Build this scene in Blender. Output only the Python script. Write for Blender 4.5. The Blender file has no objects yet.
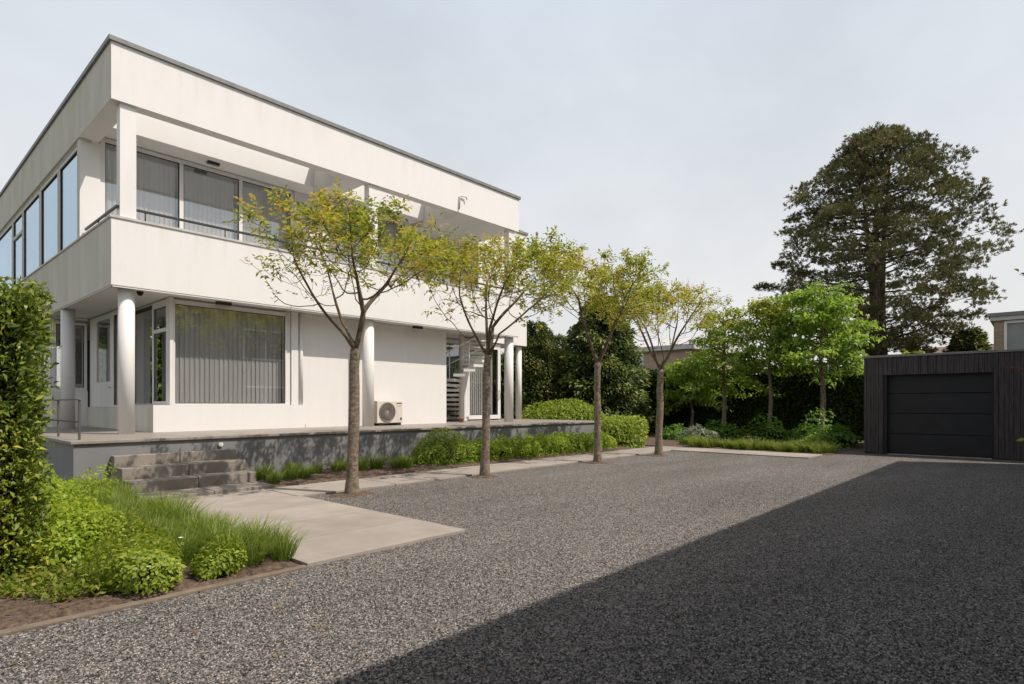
import bpy, math, random
import numpy as np
R = math.radians
sc = bpy.context.scene
COL = sc.collection

# ------------------------------------------------------------------ camera
cam_d = bpy.data.cameras.new("camera")
cam = bpy.data.objects.new("camera", cam_d)
COL.objects.link(cam)
cam.location = (0, 0, 1.55)
cam.rotation_euler = (R(90), 0, R(41.95 - 90))
cam_d.sensor_width = 36
cam_d.lens = 591 / 1024 * 36
cam_d.shift_y = 62.2 / 1024
cam_d.clip_start = 0.05
cam_d.clip_end = 2000
sc.camera = cam

# ------------------------------------------------------------------ light
SUN = np.array([0.30, -0.645, 1.0]); SUN /= np.linalg.norm(SUN)
SUN_EL = math.asin(SUN[2]); SUN_AZ = math.atan2(SUN[0], SUN[1])
sun_d = bpy.data.lights.new("sun", 'SUN')
sun_d.energy = 4.4
sun_d.angle = R(0.53)
sun_d.color = (1.0, 0.905, 0.81)
sun = bpy.data.objects.new("sun", sun_d)
COL.objects.link(sun)
sun.location = (10, -30, 30)
sun.rotation_euler = (math.pi / 2 - SUN_EL, 0, math.atan2(SUN[1], SUN[0]) + math.pi / 2)

world = bpy.data.worlds.new("World")
sc.world = world
world.use_nodes = True
wn, wl = world.node_tree.nodes, world.node_tree.links
wn.clear()
w_out = wn.new("ShaderNodeOutputWorld"); w_bg = wn.new("ShaderNodeBackground")
sky = wn.new("ShaderNodeTexSky"); sky.sky_type = 'NISHITA'
sky.sun_disc = False
sky.sun_elevation = SUN_EL
sky.sun_rotation = SUN_AZ
sky.air_density = 1.0; sky.dust_density = 3.0; sky.ozone_density = 1.0
hs = wn.new("ShaderNodeHueSaturation"); hs.inputs['Saturation'].default_value = 0.55
wl.new(sky.outputs[0], hs.inputs['Color'])
# thin high overcast veil, streaky
tc = wn.new("ShaderNodeTexCoord"); mp = wn.new("ShaderNodeMapping")
mp.inputs['Scale'].default_value = (1.0, 2.4, 3.2); mp.inputs['Rotation'].default_value = (0.2, 0.3, 0.6)
nz = wn.new("ShaderNodeTexNoise"); nz.inputs['Scale'].default_value = 1.6; nz.inputs['Detail'].default_value = 5; nz.inputs['Roughness'].default_value = 0.55
rp = wn.new("ShaderNodeMapRange"); rp.inputs['From Min'].default_value = 0.3; rp.inputs['From Max'].default_value = 0.75
rp.inputs['To Min'].default_value = 0.56; rp.inputs['To Max'].default_value = 0.70
wl.new(tc.outputs['Generated'], mp.inputs['Vector']); wl.new(mp.outputs[0], nz.inputs['Vector']); wl.new(nz.outputs[0], rp.inputs['Value'])
mx = wn.new("ShaderNodeMix"); mx.data_type = 'RGBA'
sx = wn.new("ShaderNodeSeparateXYZ"); wl.new(tc.outputs['Generated'], sx.inputs[0])
el = wn.new("ShaderNodeMapRange"); el.inputs['From Min'].default_value = 0.6; el.inputs['From Max'].default_value = 0.85
el.inputs['To Min'].default_value = 1.2; el.inputs['To Max'].default_value = 0.0
wl.new(sx.outputs['Z'], el.inputs['Value'])
vm = wn.new("ShaderNodeMath"); vm.operation = 'MULTIPLY'; vm.use_clamp = True
wl.new(rp.outputs[0], vm.inputs[0]); wl.new(el.outputs[0], vm.inputs[1]); wl.new(vm.outputs[0], mx.inputs['Factor'])
wl.new(hs.outputs[0], mx.inputs['A'])
vc = wn.new("ShaderNodeValToRGB")   # whiter towards the horizon, a breath of blue higher up
vc.color_ramp.elements[0].position = 0.02; vc.color_ramp.elements[0].color = (0.83, 0.80, 0.775, 1)
vc.color_ramp.elements[1].position = 0.55; vc.color_ramp.elements[1].color = (0.65, 0.715, 0.78, 1)
wl.new(sx.outputs['Z'], vc.inputs[0])
vs_ = wn.new("ShaderNodeVectorMath"); vs_.operation = 'SCALE'; vs_.inputs['Scale'].default_value = 13.6
wl.new(vc.outputs[0], vs_.inputs[0]); wl.new(vs_.outputs[0], mx.inputs['B'])
wl.new(mx.outputs['Result'], w_bg.inputs['Color'])
w_bg.inputs['Strength'].default_value = 0.092
wl.new(w_bg.outputs[0], w_out.inputs['Surface'])

sc.view_settings.view_transform = 'Standard'
sc.view_settings.look = 'None'
sc.view_settings.exposure = 0.0
sc.view_settings.gamma = 1.0
sc.view_settings.use_curve_mapping = False
sc.cycles.max_bounces = 8
sc.cycles.transparent_max_bounces = 12

# ------------------------------------------------------------------ materials
def mat(name):
    m = bpy.data.materials.new(name); m.use_nodes = True
    nt = m.node_tree
    return m, nt, nt.nodes["Principled BSDF"]

def noise_mat(name, c1, c2, scale=3.0, detail=6, rough=0.8, bump=0.0, bscale=60, stretch=(1, 1, 1), spec=0.3, c3=None, pos=(0.3, 0.7), metal=0.0):
    m, nt, b = mat(name)
    N, L = nt.nodes, nt.links
    geo = N.new("ShaderNodeNewGeometry"); mp = N.new("ShaderNodeMapping"); mp.inputs['Scale'].default_value = stretch
    L.new(geo.outputs['Position'], mp.inputs['Vector'])
    n = N.new("ShaderNodeTexNoise"); n.inputs['Scale'].default_value = scale; n.inputs['Detail'].default_value = detail; n.inputs['Roughness'].default_value = 0.6
    L.new(mp.outputs[0], n.inputs['Vector'])
    r = N.new("ShaderNodeValToRGB")
    r.color_ramp.elements[0].position = pos[0]; r.color_ramp.elements[1].position = pos[1]
    r.color_ramp.elements[0].color = (*c1, 1); r.color_ramp.elements[1].color = (*c2, 1)
    if c3:
        e = r.color_ramp.elements.new((pos[0] + pos[1]) / 2); e.color = (*c3, 1)
    L.new(n.outputs[0], r.inputs[0]); L.new(r.outputs[0], b.inputs['Base Color'])
    b.inputs['Roughness'].default_value = rough; b.inputs['Specular IOR Level'].default_value = spec; b.inputs['Metallic'].default_value = metal
    if bump:
        n2 = N.new("ShaderNodeTexNoise"); n2.inputs['Scale'].default_value = bscale; n2.inputs['Detail'].default_value = 4
        L.new(geo.outputs['Position'], n2.inputs['Vector'])
        bp = N.new("ShaderNodeBump"); bp.inputs['Strength'].default_value = bump; bp.inputs['Distance'].default_value = 0.02
        L.new(n2.outputs[0], bp.inputs['Height']); L.new(bp.outputs[0], b.inputs['Normal'])
    return m

def stucco_mat():
    m, nt, b = mat("white_stucco")
    N, L = nt.nodes, nt.links
    geo = N.new("ShaderNodeNewGeometry")
    mp = N.new("ShaderNodeMapping"); mp.inputs['Scale'].default_value = (1.6, 1.6, 0.3)
    L.new(geo.outputs['Position'], mp.inputs['Vector'])
    n = N.new("ShaderNodeTexNoise"); n.inputs['Scale'].default_value = 2.4; n.inputs['Detail'].default_value = 7; n.inputs['Roughness'].default_value = 0.62
    L.new(mp.outputs[0], n.inputs['Vector'])
    r = N.new("ShaderNodeValToRGB")
    r.color_ramp.elements[0].position = 0.25; r.color_ramp.elements[1].position = 0.6
    r.color_ramp.elements[0].color = (0.72, 0.702, 0.685, 1); r.color_ramp.elements[1].color = (0.75, 0.735, 0.722, 1)
    L.new(n.outputs[0], r.inputs[0])
    # olive shade of the left walls put into their colour, with weather streaks
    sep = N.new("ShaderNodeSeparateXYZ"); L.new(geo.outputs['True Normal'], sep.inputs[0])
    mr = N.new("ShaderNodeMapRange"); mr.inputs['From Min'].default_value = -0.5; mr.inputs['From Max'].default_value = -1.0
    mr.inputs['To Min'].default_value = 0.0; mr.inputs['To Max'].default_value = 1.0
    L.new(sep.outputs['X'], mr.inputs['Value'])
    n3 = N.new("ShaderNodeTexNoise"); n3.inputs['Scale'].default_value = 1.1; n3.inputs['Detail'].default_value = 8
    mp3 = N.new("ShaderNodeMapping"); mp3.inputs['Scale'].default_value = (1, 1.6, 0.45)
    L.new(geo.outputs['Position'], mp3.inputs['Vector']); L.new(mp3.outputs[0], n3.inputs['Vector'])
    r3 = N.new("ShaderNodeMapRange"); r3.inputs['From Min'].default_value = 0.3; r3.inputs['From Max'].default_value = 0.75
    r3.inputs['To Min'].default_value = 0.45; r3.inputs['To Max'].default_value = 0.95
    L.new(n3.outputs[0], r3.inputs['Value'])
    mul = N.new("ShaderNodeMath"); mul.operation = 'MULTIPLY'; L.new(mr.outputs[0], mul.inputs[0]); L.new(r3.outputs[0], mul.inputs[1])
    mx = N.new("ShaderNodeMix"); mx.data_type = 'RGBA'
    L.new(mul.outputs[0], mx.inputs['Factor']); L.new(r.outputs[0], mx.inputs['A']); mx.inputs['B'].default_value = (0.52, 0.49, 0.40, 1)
    sp = N.new("ShaderNodeSeparateXYZ"); L.new(geo.outputs['Position'], sp.inputs[0])
    nd = N.new("ShaderNodeTexNoise"); nd.inputs['Scale'].default_value = 3.2; nd.inputs['Detail'].default_value = 6
    mpd = N.new("ShaderNodeMapping"); mpd.inputs['Scale'].default_value = (1.6, 1.6, 0.05); L.new(geo.outputs['Position'], mpd.inputs['Vector']); L.new(mpd.outputs[0], nd.inputs['Vector'])
    stain = None
    for ztop in (8.95, 5.36):
        m1 = N.new("ShaderNodeMapRange"); m1.inputs['From Min'].default_value = ztop - 0.75; m1.inputs['From Max'].default_value = ztop
        m1.inputs['To Min'].default_value = 0.0; m1.inputs['To Max'].default_value = 1.0; L.new(sp.outputs['Z'], m1.inputs['Value'])
        m2 = N.new("ShaderNodeMath"); m2.operation = 'LESS_THAN'; m2.inputs[1].default_value = ztop; L.new(sp.outputs['Z'], m2.inputs[0])
        m3 = N.new("ShaderNodeMath"); m3.operation = 'MULTIPLY'; L.new(m1.outputs[0], m3.inputs[0]); L.new(m2.outputs[0], m3.inputs[1])
        if stain is None: stain = m3.outputs[0]
        else:
            m4 = N.new("ShaderNodeMath"); m4.operation = 'MAXIMUM'; L.new(stain, m4.inputs[0]); L.new(m3.outputs[0], m4.inputs[1]); stain = m4.outputs[0]
    dn = N.new("ShaderNodeMapRange"); dn.inputs['From Min'].default_value = 0.48; dn.inputs['From Max'].default_value = 0.72; dn.inputs['To Max'].default_value = 0.26; L.new(nd.outputs[0], dn.inputs['Value'])
    df = N.new("ShaderNodeMath"); df.operation = 'MULTIPLY'; L.new(stain, df.inputs[0]); L.new(dn.outputs[0], df.inputs[1])
    mx2 = N.new("ShaderNodeMix"); mx2.data_type = 'RGBA'; L.new(df.outputs[0], mx2.inputs['Factor']); L.new(mx.outputs['Result'], mx2.inputs['A']); mx2.inputs['B'].default_value = (0.50, 0.47, 0.42, 1)
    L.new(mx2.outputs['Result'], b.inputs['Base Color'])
    b.inputs['Roughness'].default_value = 0.85; b.inputs['Specular IOR Level'].default_value = 0.2
    n2 = N.new("ShaderNodeTexNoise"); n2.inputs['Scale'].default_value = 45; n2.inputs['Detail'].default_value = 5
    L.new(geo.outputs['Position'], n2.inputs['Vector'])
    bp = N.new("ShaderNodeBump"); bp.inputs['Strength'].default_value = 0.25; bp.inputs['Distance'].default_value = 0.01
    L.new(n2.outputs[0], bp.inputs['Height']); L.new(bp.outputs[0], b.inputs['Normal'])
    return m

def gravel_mat():
    m, nt, b = mat("gravel")
    N, L = nt.nodes, nt.links
    geo = N.new("ShaderNodeNewGeometry")
    v = N.new("ShaderNodeTexVoronoi"); v.inputs['Scale'].default_value = 66; v.inputs['Randomness'].default_value = 1
    L.new(geo.outputs['Position'], v.inputs['Vector'])
    sep = N.new("ShaderNodeSeparateColor"); L.new(v.outputs['Color'], sep.inputs[0])
    r = N.new("ShaderNodeValToRGB"); cr = r.color_ramp
    cr.elements[0].position = 0.0; cr.elements[0].color = (0.03, 0.0285, 0.027, 1)
    cr.elements[1].position = 1.0; cr.elements[1].color = (0.40, 0.35, 0.305, 1)
    for p, c in ((0.25, (0.092, 0.087, 0.082)), (0.6, (0.20, 0.186, 0.172)), (0.88, (0.33, 0.30, 0.272))):
        e = cr.elements.new(p); e.color = (*c, 1)
    L.new(sep.outputs[0], r.inputs[0])
    # slow patchiness: raked and driven zones
    n = N.new("ShaderNodeTexNoise"); n.inputs['Scale'].default_value = 0.7; n.inputs['Detail'].default_value = 7
    mpn = N.new("ShaderNodeMapping"); mpn.inputs['Scale'].default_value = (0.35, 1.3, 1)
    L.new(geo.outputs['Position'], mpn.inputs['Vector']); L.new(mpn.outputs[0], n.inputs['Vector'])
    mr = N.new("ShaderNodeMapRange"); mr.inputs['From Min'].default_value = 0.3; mr.inputs['From Max'].default_value = 0.7
    mr.inputs['To Min'].default_value = 0.78; mr.inputs['To Max'].default_value = 1.15
    L.new(n.outputs[0], mr.inputs['Value'])
    mx = N.new("ShaderNodeMix"); mx.data_type = 'RGBA'; mx.blend_type = 'MULTIPLY'; mx.inputs['Factor'].default_value = 1
    L.new(r.outputs[0], mx.inputs['A']); L.new(mr.outputs[0], mx.inputs['B'])
    L.new(mx.outputs['Result'], b.inputs['Base Color'])
    b.inputs['Roughness'].default_value = 0.8; b.inputs['Specular IOR Level'].default_value = 0.25
    inv = N.new("ShaderNodeMath"); inv.operation = 'MULTIPLY'; inv.inputs[1].default_value = -1
    L.new(v.outputs['Distance'], inv.inputs[0])
    ad = N.new("ShaderNodeMath"); ad.operation = 'ADD'; L.new(inv.outputs[0], ad.inputs[0]); L.new(sep.outputs[1], ad.inputs[1])
    bp = N.new("ShaderNodeBump"); bp.inputs['Strength'].default_value = 1.0; bp.inputs['Distance'].default_value = 0.012
    L.new(ad.outputs[0], bp.inputs['Height']); L.new(bp.outputs[0], b.inputs['Normal'])
    return m

def leaf_mat(name, cols, transl=0.35, rough=0.5, spec=0.35):
    """leaf-by-leaf colour from the face attribute rnd"""
    m, nt, b = mat(name)
    N, L = nt.nodes, nt.links
    at = N.new("ShaderNodeAttribute"); at.attribute_name = "rnd"
    r = N.new("ShaderNodeValToRGB"); cr = r.color_ramp
    n = len(cols)
    cr.elements[0].color = (*cols[0], 1); cr.elements[1].color = (*cols[-1], 1)
    for i in range(1, n - 1):
        e = cr.elements.new(i / (n - 1)); e.color = (*cols[i], 1)
    L.new(at.outputs['Fac'], r.inputs[0]); L.new(r.outputs[0], b.inputs['Base Color'])
    b.inputs['Roughness'].default_value = rough; b.inputs['Specular IOR Level'].default_value = spec
    if transl:
        t = N.new("ShaderNodeBsdfTranslucent")
        hsn = N.new("ShaderNodeHueSaturation"); hsn.inputs['Value'].default_value = 1.6; hsn.inputs['Hue'].default_value = 0.495
        L.new(r.outputs[0], hsn.inputs['Color']); L.new(hsn.outputs[0], t.inputs['Color'])
        ms = N.new("ShaderNodeMixShader"); ms.inputs[0].default_value = transl
        L.new(b.outputs[0], ms.inputs[1]); L.new(t.outputs[0], ms.inputs[2])
        L.new(ms.outputs[0], N["Material Output"].inputs['Surface'])
    return m

def glass_mat(name, tint=(0.95, 0.945, 0.945), ior=1.6, extra=0.04, refl=(0.93, 0.97, 0.98)):
    m, nt, b = mat(name)
    N, L = nt.nodes, nt.links
    N.remove(b)
    tr = N.new("ShaderNodeBsdfTransparent"); tr.inputs[0].default_value = (*tint, 1)
    gl = N.new("ShaderNodeBsdfGlossy"); gl.inputs['Roughness'].default_value = 0.0; gl.inputs['Color'].default_value = (*refl, 1)
    geo = N.new("ShaderNodeNewGeometry")
    def mth(op, a, b=None):
        n = N.new("ShaderNodeMath"); n.operation = op
        for k, q in enumerate((a, b)):
            if q is None: continue
            if hasattr(q, 'links'): L.new(q, n.inputs[k])
            else: n.inputs[k].default_value = q
        return n.outputs[0]
    dt = N.new("ShaderNodeVectorMath"); dt.operation = 'DOT_PRODUCT'
    L.new(geo.outputs['Normal'], dt.inputs[0]); L.new(geo.outputs['Incoming'], dt.inputs[1])
    c = mth('SUBTRACT', 1.0, mth('ABSOLUTE', dt.outputs['Value']))
    f0 = ((ior - 1) / (ior + 1)) ** 2 + extra
    ad = mth('ADD', f0, mth('MULTIPLY', 1 - f0, mth('POWER', c, 5.0)))
    ms = N.new("ShaderNodeMixShader"); L.new(ad, ms.inputs[0]); L.new(tr.outputs[0], ms.inputs[1]); L.new(gl.outputs[0], ms.inputs[2])
    L.new(ms.outputs[0], N["Material Output"].inputs['Surface'])
    return m

def plain(name, c, rough=0.6, metal=0.0, spec=0.4):
    m, nt, b = mat(name)
    b.inputs['Base Color'].default_value = (*c, 1); b.inputs['Roughness'].default_value = rough
    b.inputs['Metallic'].default_value = metal; b.inputs['Specular IOR Level'].default_value = spec
    return m

def brick_mat(name, c1, c2, mortar, scale=1.0, axis='x'):
    m, nt, b = mat(name)
    N, L = nt.nodes, nt.links
    geo = N.new("ShaderNodeNewGeometry"); sp = N.new("ShaderNodeSeparateXYZ"); cb = N.new("ShaderNodeCombineXYZ")
    L.new(geo.outputs['Position'], sp.inputs[0])
    ad = N.new("ShaderNodeMath"); L.new(sp.outputs['X'], ad.inputs[0]); L.new(sp.outputs['Y'], ad.inputs[1])
    L.new(ad.outputs[0], cb.inputs[0]); L.new(sp.outputs['Z'], cb.inputs[1])
    br = N.new("ShaderNodeTexBrick"); br.inputs['Scale'].default_value = scale
    br.inputs['Brick Width'].default_value = 0.22; br.inputs['Row Height'].default_value = 0.075; br.inputs['Mortar Size'].default_value = 0.008
    br.inputs['Color1'].default_value = (*c1, 1); br.inputs['Color2'].default_value = (*c2, 1); br.inputs['Mortar'].default_value = (*mortar, 1)
    L.new(cb.outputs[0], br.inputs['Vector']); L.new(br.outputs['Color'], b.inputs['Base Color'])
    b.inputs['Roughness'].default_value = 0.9
    bp = N.new("ShaderNodeBump"); bp.inputs['Strength'].default_value = 0.4; bp.inputs['Distance'].default_value = 0.01
    L.new(br.outputs['Fac'], bp.inputs['Height']); bp.invert = True; L.new(bp.outputs[0], b.inputs['Normal'])
    return m

M = {}
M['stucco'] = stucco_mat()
M['gravel'] = gravel_mat()
M['white'] = noise_mat("white_paint", (0.70, 0.685, 0.665), (0.75, 0.74, 0.72), 4, rough=0.5, stretch=(1, 1, .3))
M['coping'] = noise_mat("zinc_coping", (0.15, 0.15, 0.15), (0.22, 0.215, 0.21), 5, rough=0.5, spec=0.5)
M['coping_light'] = noise_mat("pale_coping", (0.42, 0.40, 0.37), (0.55, 0.53, 0.50), 5, rough=0.6)
M['dark_metal'] = plain("dark_metal", (0.035, 0.033, 0.032), 0.45)
M['steel'] = plain("brushed_steel", (0.42, 0.41, 0.39), 0.4, 0.9)
M['rail'] = plain("grey_rail_metal", (0.16, 0.15, 0.14), 0.45, 0.6)
M['grey_frame'] = noise_mat("grey_frame", (0.50, 0.475, 0.43), (0.58, 0.55, 0.51), 6, rough=0.5)
M['gasket'] = plain("gasket", (0.02, 0.02, 0.02), 0.6)
M['glass'] = glass_mat("window_glass", ior=1.7, extra=0.10)
M['glass_sky'] = glass_mat("coated_glass", tint=(0.5, 0.56, 0.6), ior=2.0, extra=0.42, refl=(0.72, 0.88, 1.0))
M['glass_low'] = glass_mat("low_reflection_glass", ior=1.3, extra=0.0)
M['blind'] = noise_mat("blind_fabric", (0.42, 0.43, 0.42), (0.56, 0.565, 0.555), 2, rough=0.9, stretch=(1, 1, .2))
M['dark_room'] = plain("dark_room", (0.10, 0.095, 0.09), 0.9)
M['plinth'] = noise_mat("grey_plinth_render", (0.20, 0.202, 0.207), (0.232, 0.232, 0.236), 0.9, 7, rough=0.85, bump=0.2, bscale=70, stretch=(1.4, 1.4, .35))
M['slab'] = noise_mat("terrace_tile", (0.247, 0.217, 0.191), (0.315, 0.281, 0.247), 2.5, 7, rough=0.5, bump=0.1, bscale=90, spec=0.45)
M['paver'] = noise_mat("concrete_paver", (0.327, 0.286, 0.248), (0.396, 0.351, 0.308), 1.6, 9, rough=0.85, bump=0.25, bscale=110, pos=(0.25, 0.75))
M['step'] = noise_mat("step_block", (0.212, 0.187, 0.162), (0.315, 0.276, 0.238), 3.2, 9, rough=0.85, bump=0.35, bscale=60, stretch=(1, 1, .55), pos=(0.28, 0.72))
M['kerb'] = noise_mat("kerb_strip", (0.140, 0.108, 0.081), (0.231, 0.189, 0.147), 7, 8, rough=0.9, bump=0.3, bscale=70)
M['soil'] = noise_mat("bark_soil", (0.054, 0.036, 0.026), (0.216, 0.151, 0.112), 22, 8, rough=0.95, bump=0.9, bscale=55, pos=(0.3, 0.72), c3=(0.119, 0.083, 0.061))
M['ground'] = noise_mat("rough_ground", (0.05, 0.06, 0.025), (0.12, 0.11, 0.06), 0.8, 8, rough=0.95)
M['bark'] = noise_mat("grey_bark", (0.085, 0.068, 0.05), (0.36, 0.285, 0.215), 14, 9, rough=0.9, bump=0.8, bscale=60, stretch=(1, 1, 1.5), c3=(0.21, 0.165, 0.12))
M['twig'] = noise_mat("twig_bark", (0.07, 0.05, 0.032), (0.19, 0.145, 0.10), 8, 5, rough=0.9)
M['pine_bark'] = noise_mat("pine_bark", (0.035, 0.026, 0.02), (0.14, 0.10, 0.075), 5, 8, rough=0.95, bump=0.8, bscale=18, stretch=(1, 1, .4))
M['char'] = noise_mat("charred_wood", (0.02, 0.018, 0.019), (0.085, 0.073, 0.074), 5, 8, rough=0.65, bump=0.5, bscale=40, stretch=(6, 6, .35), spec=0.4)
M['door_black'] = noise_mat("garage_door_paint", (0.014, 0.015, 0.018), (0.02, 0.021, 0.025), 3, 4, rough=0.5, bump=0.12, bscale=150)
M['ac_body'] = noise_mat("ac_casing", (0.60, 0.55, 0.49), (0.68, 0.63, 0.57), 3, rough=0.45)
M['ac_grille'] = plain("ac_grille", (0.30, 0.26, 0.23), 0.5)
M['ac_dark'] = plain("ac_dark", (0.07, 0.06, 0.055), 0.6)
M['rubber'] = plain("black_rubber", (0.015, 0.015, 0.015), 0.7)
M['brick_buff'] = brick_mat("buff_brick", (0.36, 0.27, 0.16), (0.26, 0.19, 0.12), (0.34, 0.30, 0.24))
M['brick_brown'] = brick_mat("brown_brick", (0.50, 0.365, 0.275), (0.42, 0.30, 0.22), (0.44, 0.36, 0.30))
M['brick_pale'] = brick_mat("pale_brick", (0.27, 0.235, 0.20), (0.22, 0.19, 0.16), (0.26, 0.24, 0.22))
M['dark_glass'] = plain("dark_glass", (0.02, 0.022, 0.024), 0.05, 0.0, 0.6)
M['roof_grey'] = noise_mat("grey_roof", (0.52, 0.51, 0.52), (0.62, 0.61, 0.61), 2, rough=0.7)
M['roof_red'] = noise_mat("red_tiles", (0.16, 0.10, 0.08), (0.22, 0.15, 0.12), 6, rough=0.85)
M['frost'] = noise_mat("roller_blind", (0.24, 0.275, 0.25), (0.29, 0.32, 0.295), 2, rough=0.7)
M['terracotta'] = noise_mat("terracotta", (0.30, 0.13, 0.07), (0.40, 0.19, 0.11), 8, rough=0.85)
def slab_tones(m, sx, sy, amount):
    nt = m.node_tree; N, L = nt.nodes, nt.links; b = N["Principled BSDF"]
    src = b.inputs['Base Color'].links[0].from_socket
    geo = N.new("ShaderNodeNewGeometry"); mp = N.new("ShaderNodeMapping"); mp.inputs['Scale'].default_value = (sx, sy, 0); mp.inputs['Location'].default_value = (0.05, -0.2 * sy, 0)
    L.new(geo.outputs['Position'], mp.inputs['Vector'])
    fl = N.new("ShaderNodeVectorMath"); fl.operation = 'FLOOR'; L.new(mp.outputs[0], fl.inputs[0])
    wn_ = N.new("ShaderNodeTexWhiteNoise"); L.new(fl.outputs[0], wn_.inputs['Vector'])
    st_ = N.new("ShaderNodeTexNoise"); st_.inputs['Scale'].default_value = 1.1; st_.inputs['Detail'].default_value = 9; st_.inputs['Roughness'].default_value = .7; L.new(geo.outputs['Position'], st_.inputs['Vector'])
    a = N.new("ShaderNodeMapRange"); a.inputs['To Min'].default_value = 1 - amount; a.inputs['To Max'].default_value = 1 + amount * .6; L.new(wn_.outputs['Value'], a.inputs['Value'])
    c = N.new("ShaderNodeMapRange"); c.inputs['From Min'].default_value = .35; c.inputs['From Max'].default_value = .62; c.inputs['To Min'].default_value = .82; c.inputs['To Max'].default_value = 1.0; L.new(st_.outputs[0], c.inputs['Value'])
    mm = N.new("ShaderNodeMath"); mm.operation = 'MULTIPLY'; L.new(a.outputs[0], mm.inputs[0]); L.new(c.outputs[0], mm.inputs[1])
    mx = N.new("ShaderNodeMix"); mx.data_type = 'RGBA'; mx.blend_type = 'MULTIPLY'; mx.inputs['Factor'].default_value = 1
    L.new(src, mx.inputs['A']); L.new(mm.outputs[0], mx.inputs['B']); L.new(mx.outputs['Result'], b.inputs['Base Color'])
slab_tones(M['paver'], .3, 1.0, .10)
# foliage
M['leaf_row'] = leaf_mat("olive_leaf", [(0.088, 0.128, 0.015), (0.181, 0.243, 0.023), (0.306, 0.346, 0.034), (0.436, 0.397, 0.048), (0.499, 0.269, 0.057)], 0.4)
M['leaf_back'] = leaf_mat("fresh_leaf", [(0.095, 0.166, 0.027), (0.189, 0.299, 0.036), (0.293, 0.413, 0.054), (0.397, 0.494, 0.109)], 0.42)
M['leaf_back_top'] = leaf_mat("rusty_fresh_leaf", [(0.12, 0.164, 0.024), (0.257, 0.316, 0.036), (0.377, 0.371, 0.051), (0.438, 0.273, 0.055)], 0.42)
M['leaf_laurel'] = leaf_mat("laurel_leaf", [(0.048, 0.086, 0.012), (0.124, 0.181, 0.022), (0.214, 0.275, 0.03), (0.38, 0.387, 0.044), (0.525, 0.457, 0.066)], 0.25, 0.48, 0.4)
M['leaf_lime'] = leaf_mat("lime_leaf", [(0.105, 0.171, 0.014), (0.194, 0.295, 0.024), (0.3, 0.4, 0.036), (0.441, 0.483, 0.048)], 0.4)
M['leaf_bush'] = leaf_mat("bush_leaf", [(0.095, 0.144, 0.018), (0.179, 0.261, 0.028), (0.286, 0.367, 0.04), (0.43, 0.443, 0.061)], 0.35)
M['leaf_ground'] = leaf_mat("ground_cover_leaf", [(0.079, 0.134, 0.014), (0.159, 0.227, 0.024), (0.238, 0.293, 0.036), (0.284, 0.267, 0.059)], 0.35)
M['leaf_hedge'] = leaf_mat("dark_hedge_leaf", [(0.02, 0.041, 0.009), (0.041, 0.074, 0.015), (0.065, 0.113, 0.021), (0.103, 0.163, 0.03)], 0.2)
M['leaf_holly'] = leaf_mat("holly_leaf", [(0.034, 0.056, 0.014), (0.075, 0.109, 0.02), (0.142, 0.164, 0.031), (0.235, 0.164, 0.051)], 0.2)
M['leaf_conifer'] = leaf_mat("conifer_spray", [(0.034, 0.062, 0.018), (0.077, 0.112, 0.029), (0.154, 0.203, 0.042), (0.311, 0.311, 0.059)], 0.2)
M['leaf_pine'] = leaf_mat("pine_needle", [(0.052, 0.062, 0.023), (0.098, 0.103, 0.037), (0.16, 0.155, 0.053), (0.227, 0.197, 0.075)], 0.15)
M['leaf_rust'] = leaf_mat("dead_needle", [(0.122, 0.057, 0.03), (0.167, 0.084, 0.046)], 0.2)
M['leaf_fern'] = leaf_mat("shade_plant_leaf", [(0.059, 0.129, 0.019), (0.115, 0.231, 0.03), (0.198, 0.346, 0.046)], 0.35)
M['leaf_silver'] = leaf_mat("silvery_leaf", [(0.118, 0.148, 0.088), (0.198, 0.227, 0.138), (0.277, 0.296, 0.198)], 0.3)
M['leaf_purple'] = leaf_mat("purple_leaf", [(0.038, 0.009, 0.014), (0.076, 0.015, 0.023), (0.122, 0.03, 0.038)], 0.35)
M['leaf_red'] = leaf_mat("red_leaf", [(0.19, 0.023, 0.015), (0.304, 0.046, 0.027)], 0.4)
M['grass'] = leaf_mat("grass_blade", [(0.068, 0.128, 0.018), (0.127, 0.204, 0.025), (0.194, 0.27, 0.035), (0.329, 0.33, 0.075)], 0.4, 0.45)
M['grass_yellow'] = leaf_mat("yellow_grass_blade", [(0.07, 0.115, 0.016), (0.125, 0.185, 0.024), (0.19, 0.24, 0.035), (0.26, 0.24, 0.07)], 0.4, 0.45)
M['litter'] = leaf_mat("fallen_leaf", [(0.182, 0.076, 0.03), (0.251, 0.122, 0.038), (0.266, 0.198, 0.046), (0.167, 0.106, 0.061)], 0.1)
M['petal'] = plain("white_petal", (0.8, 0.78, 0.76), 0.6)
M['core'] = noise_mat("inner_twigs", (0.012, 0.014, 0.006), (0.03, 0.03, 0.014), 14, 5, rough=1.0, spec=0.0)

# ------------------------------------------------------------------ helpers
def tag(o, label=None, cat=None, group=None, kind=None):
    if label: o['label'] = label
    if cat: o['category'] = cat
    if group: o['group'] = group
    if kind: o['kind'] = kind
    return o

def empty(name, loc=(0, 0, 0), rz=0.0, label=None, cat=None, group=None):
    o = bpy.data.objects.new(name, None); COL.objects.link(o)
    o.location = loc; o.rotation_euler = (0, 0, rz); o.empty_display_size = 0.3
    return tag(o, label, cat, group)

def link(name, me, parent=None):
    o = bpy.data.objects.new(name, me); COL.objects.link(o)
    if parent: o.parent = parent
    return o

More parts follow.
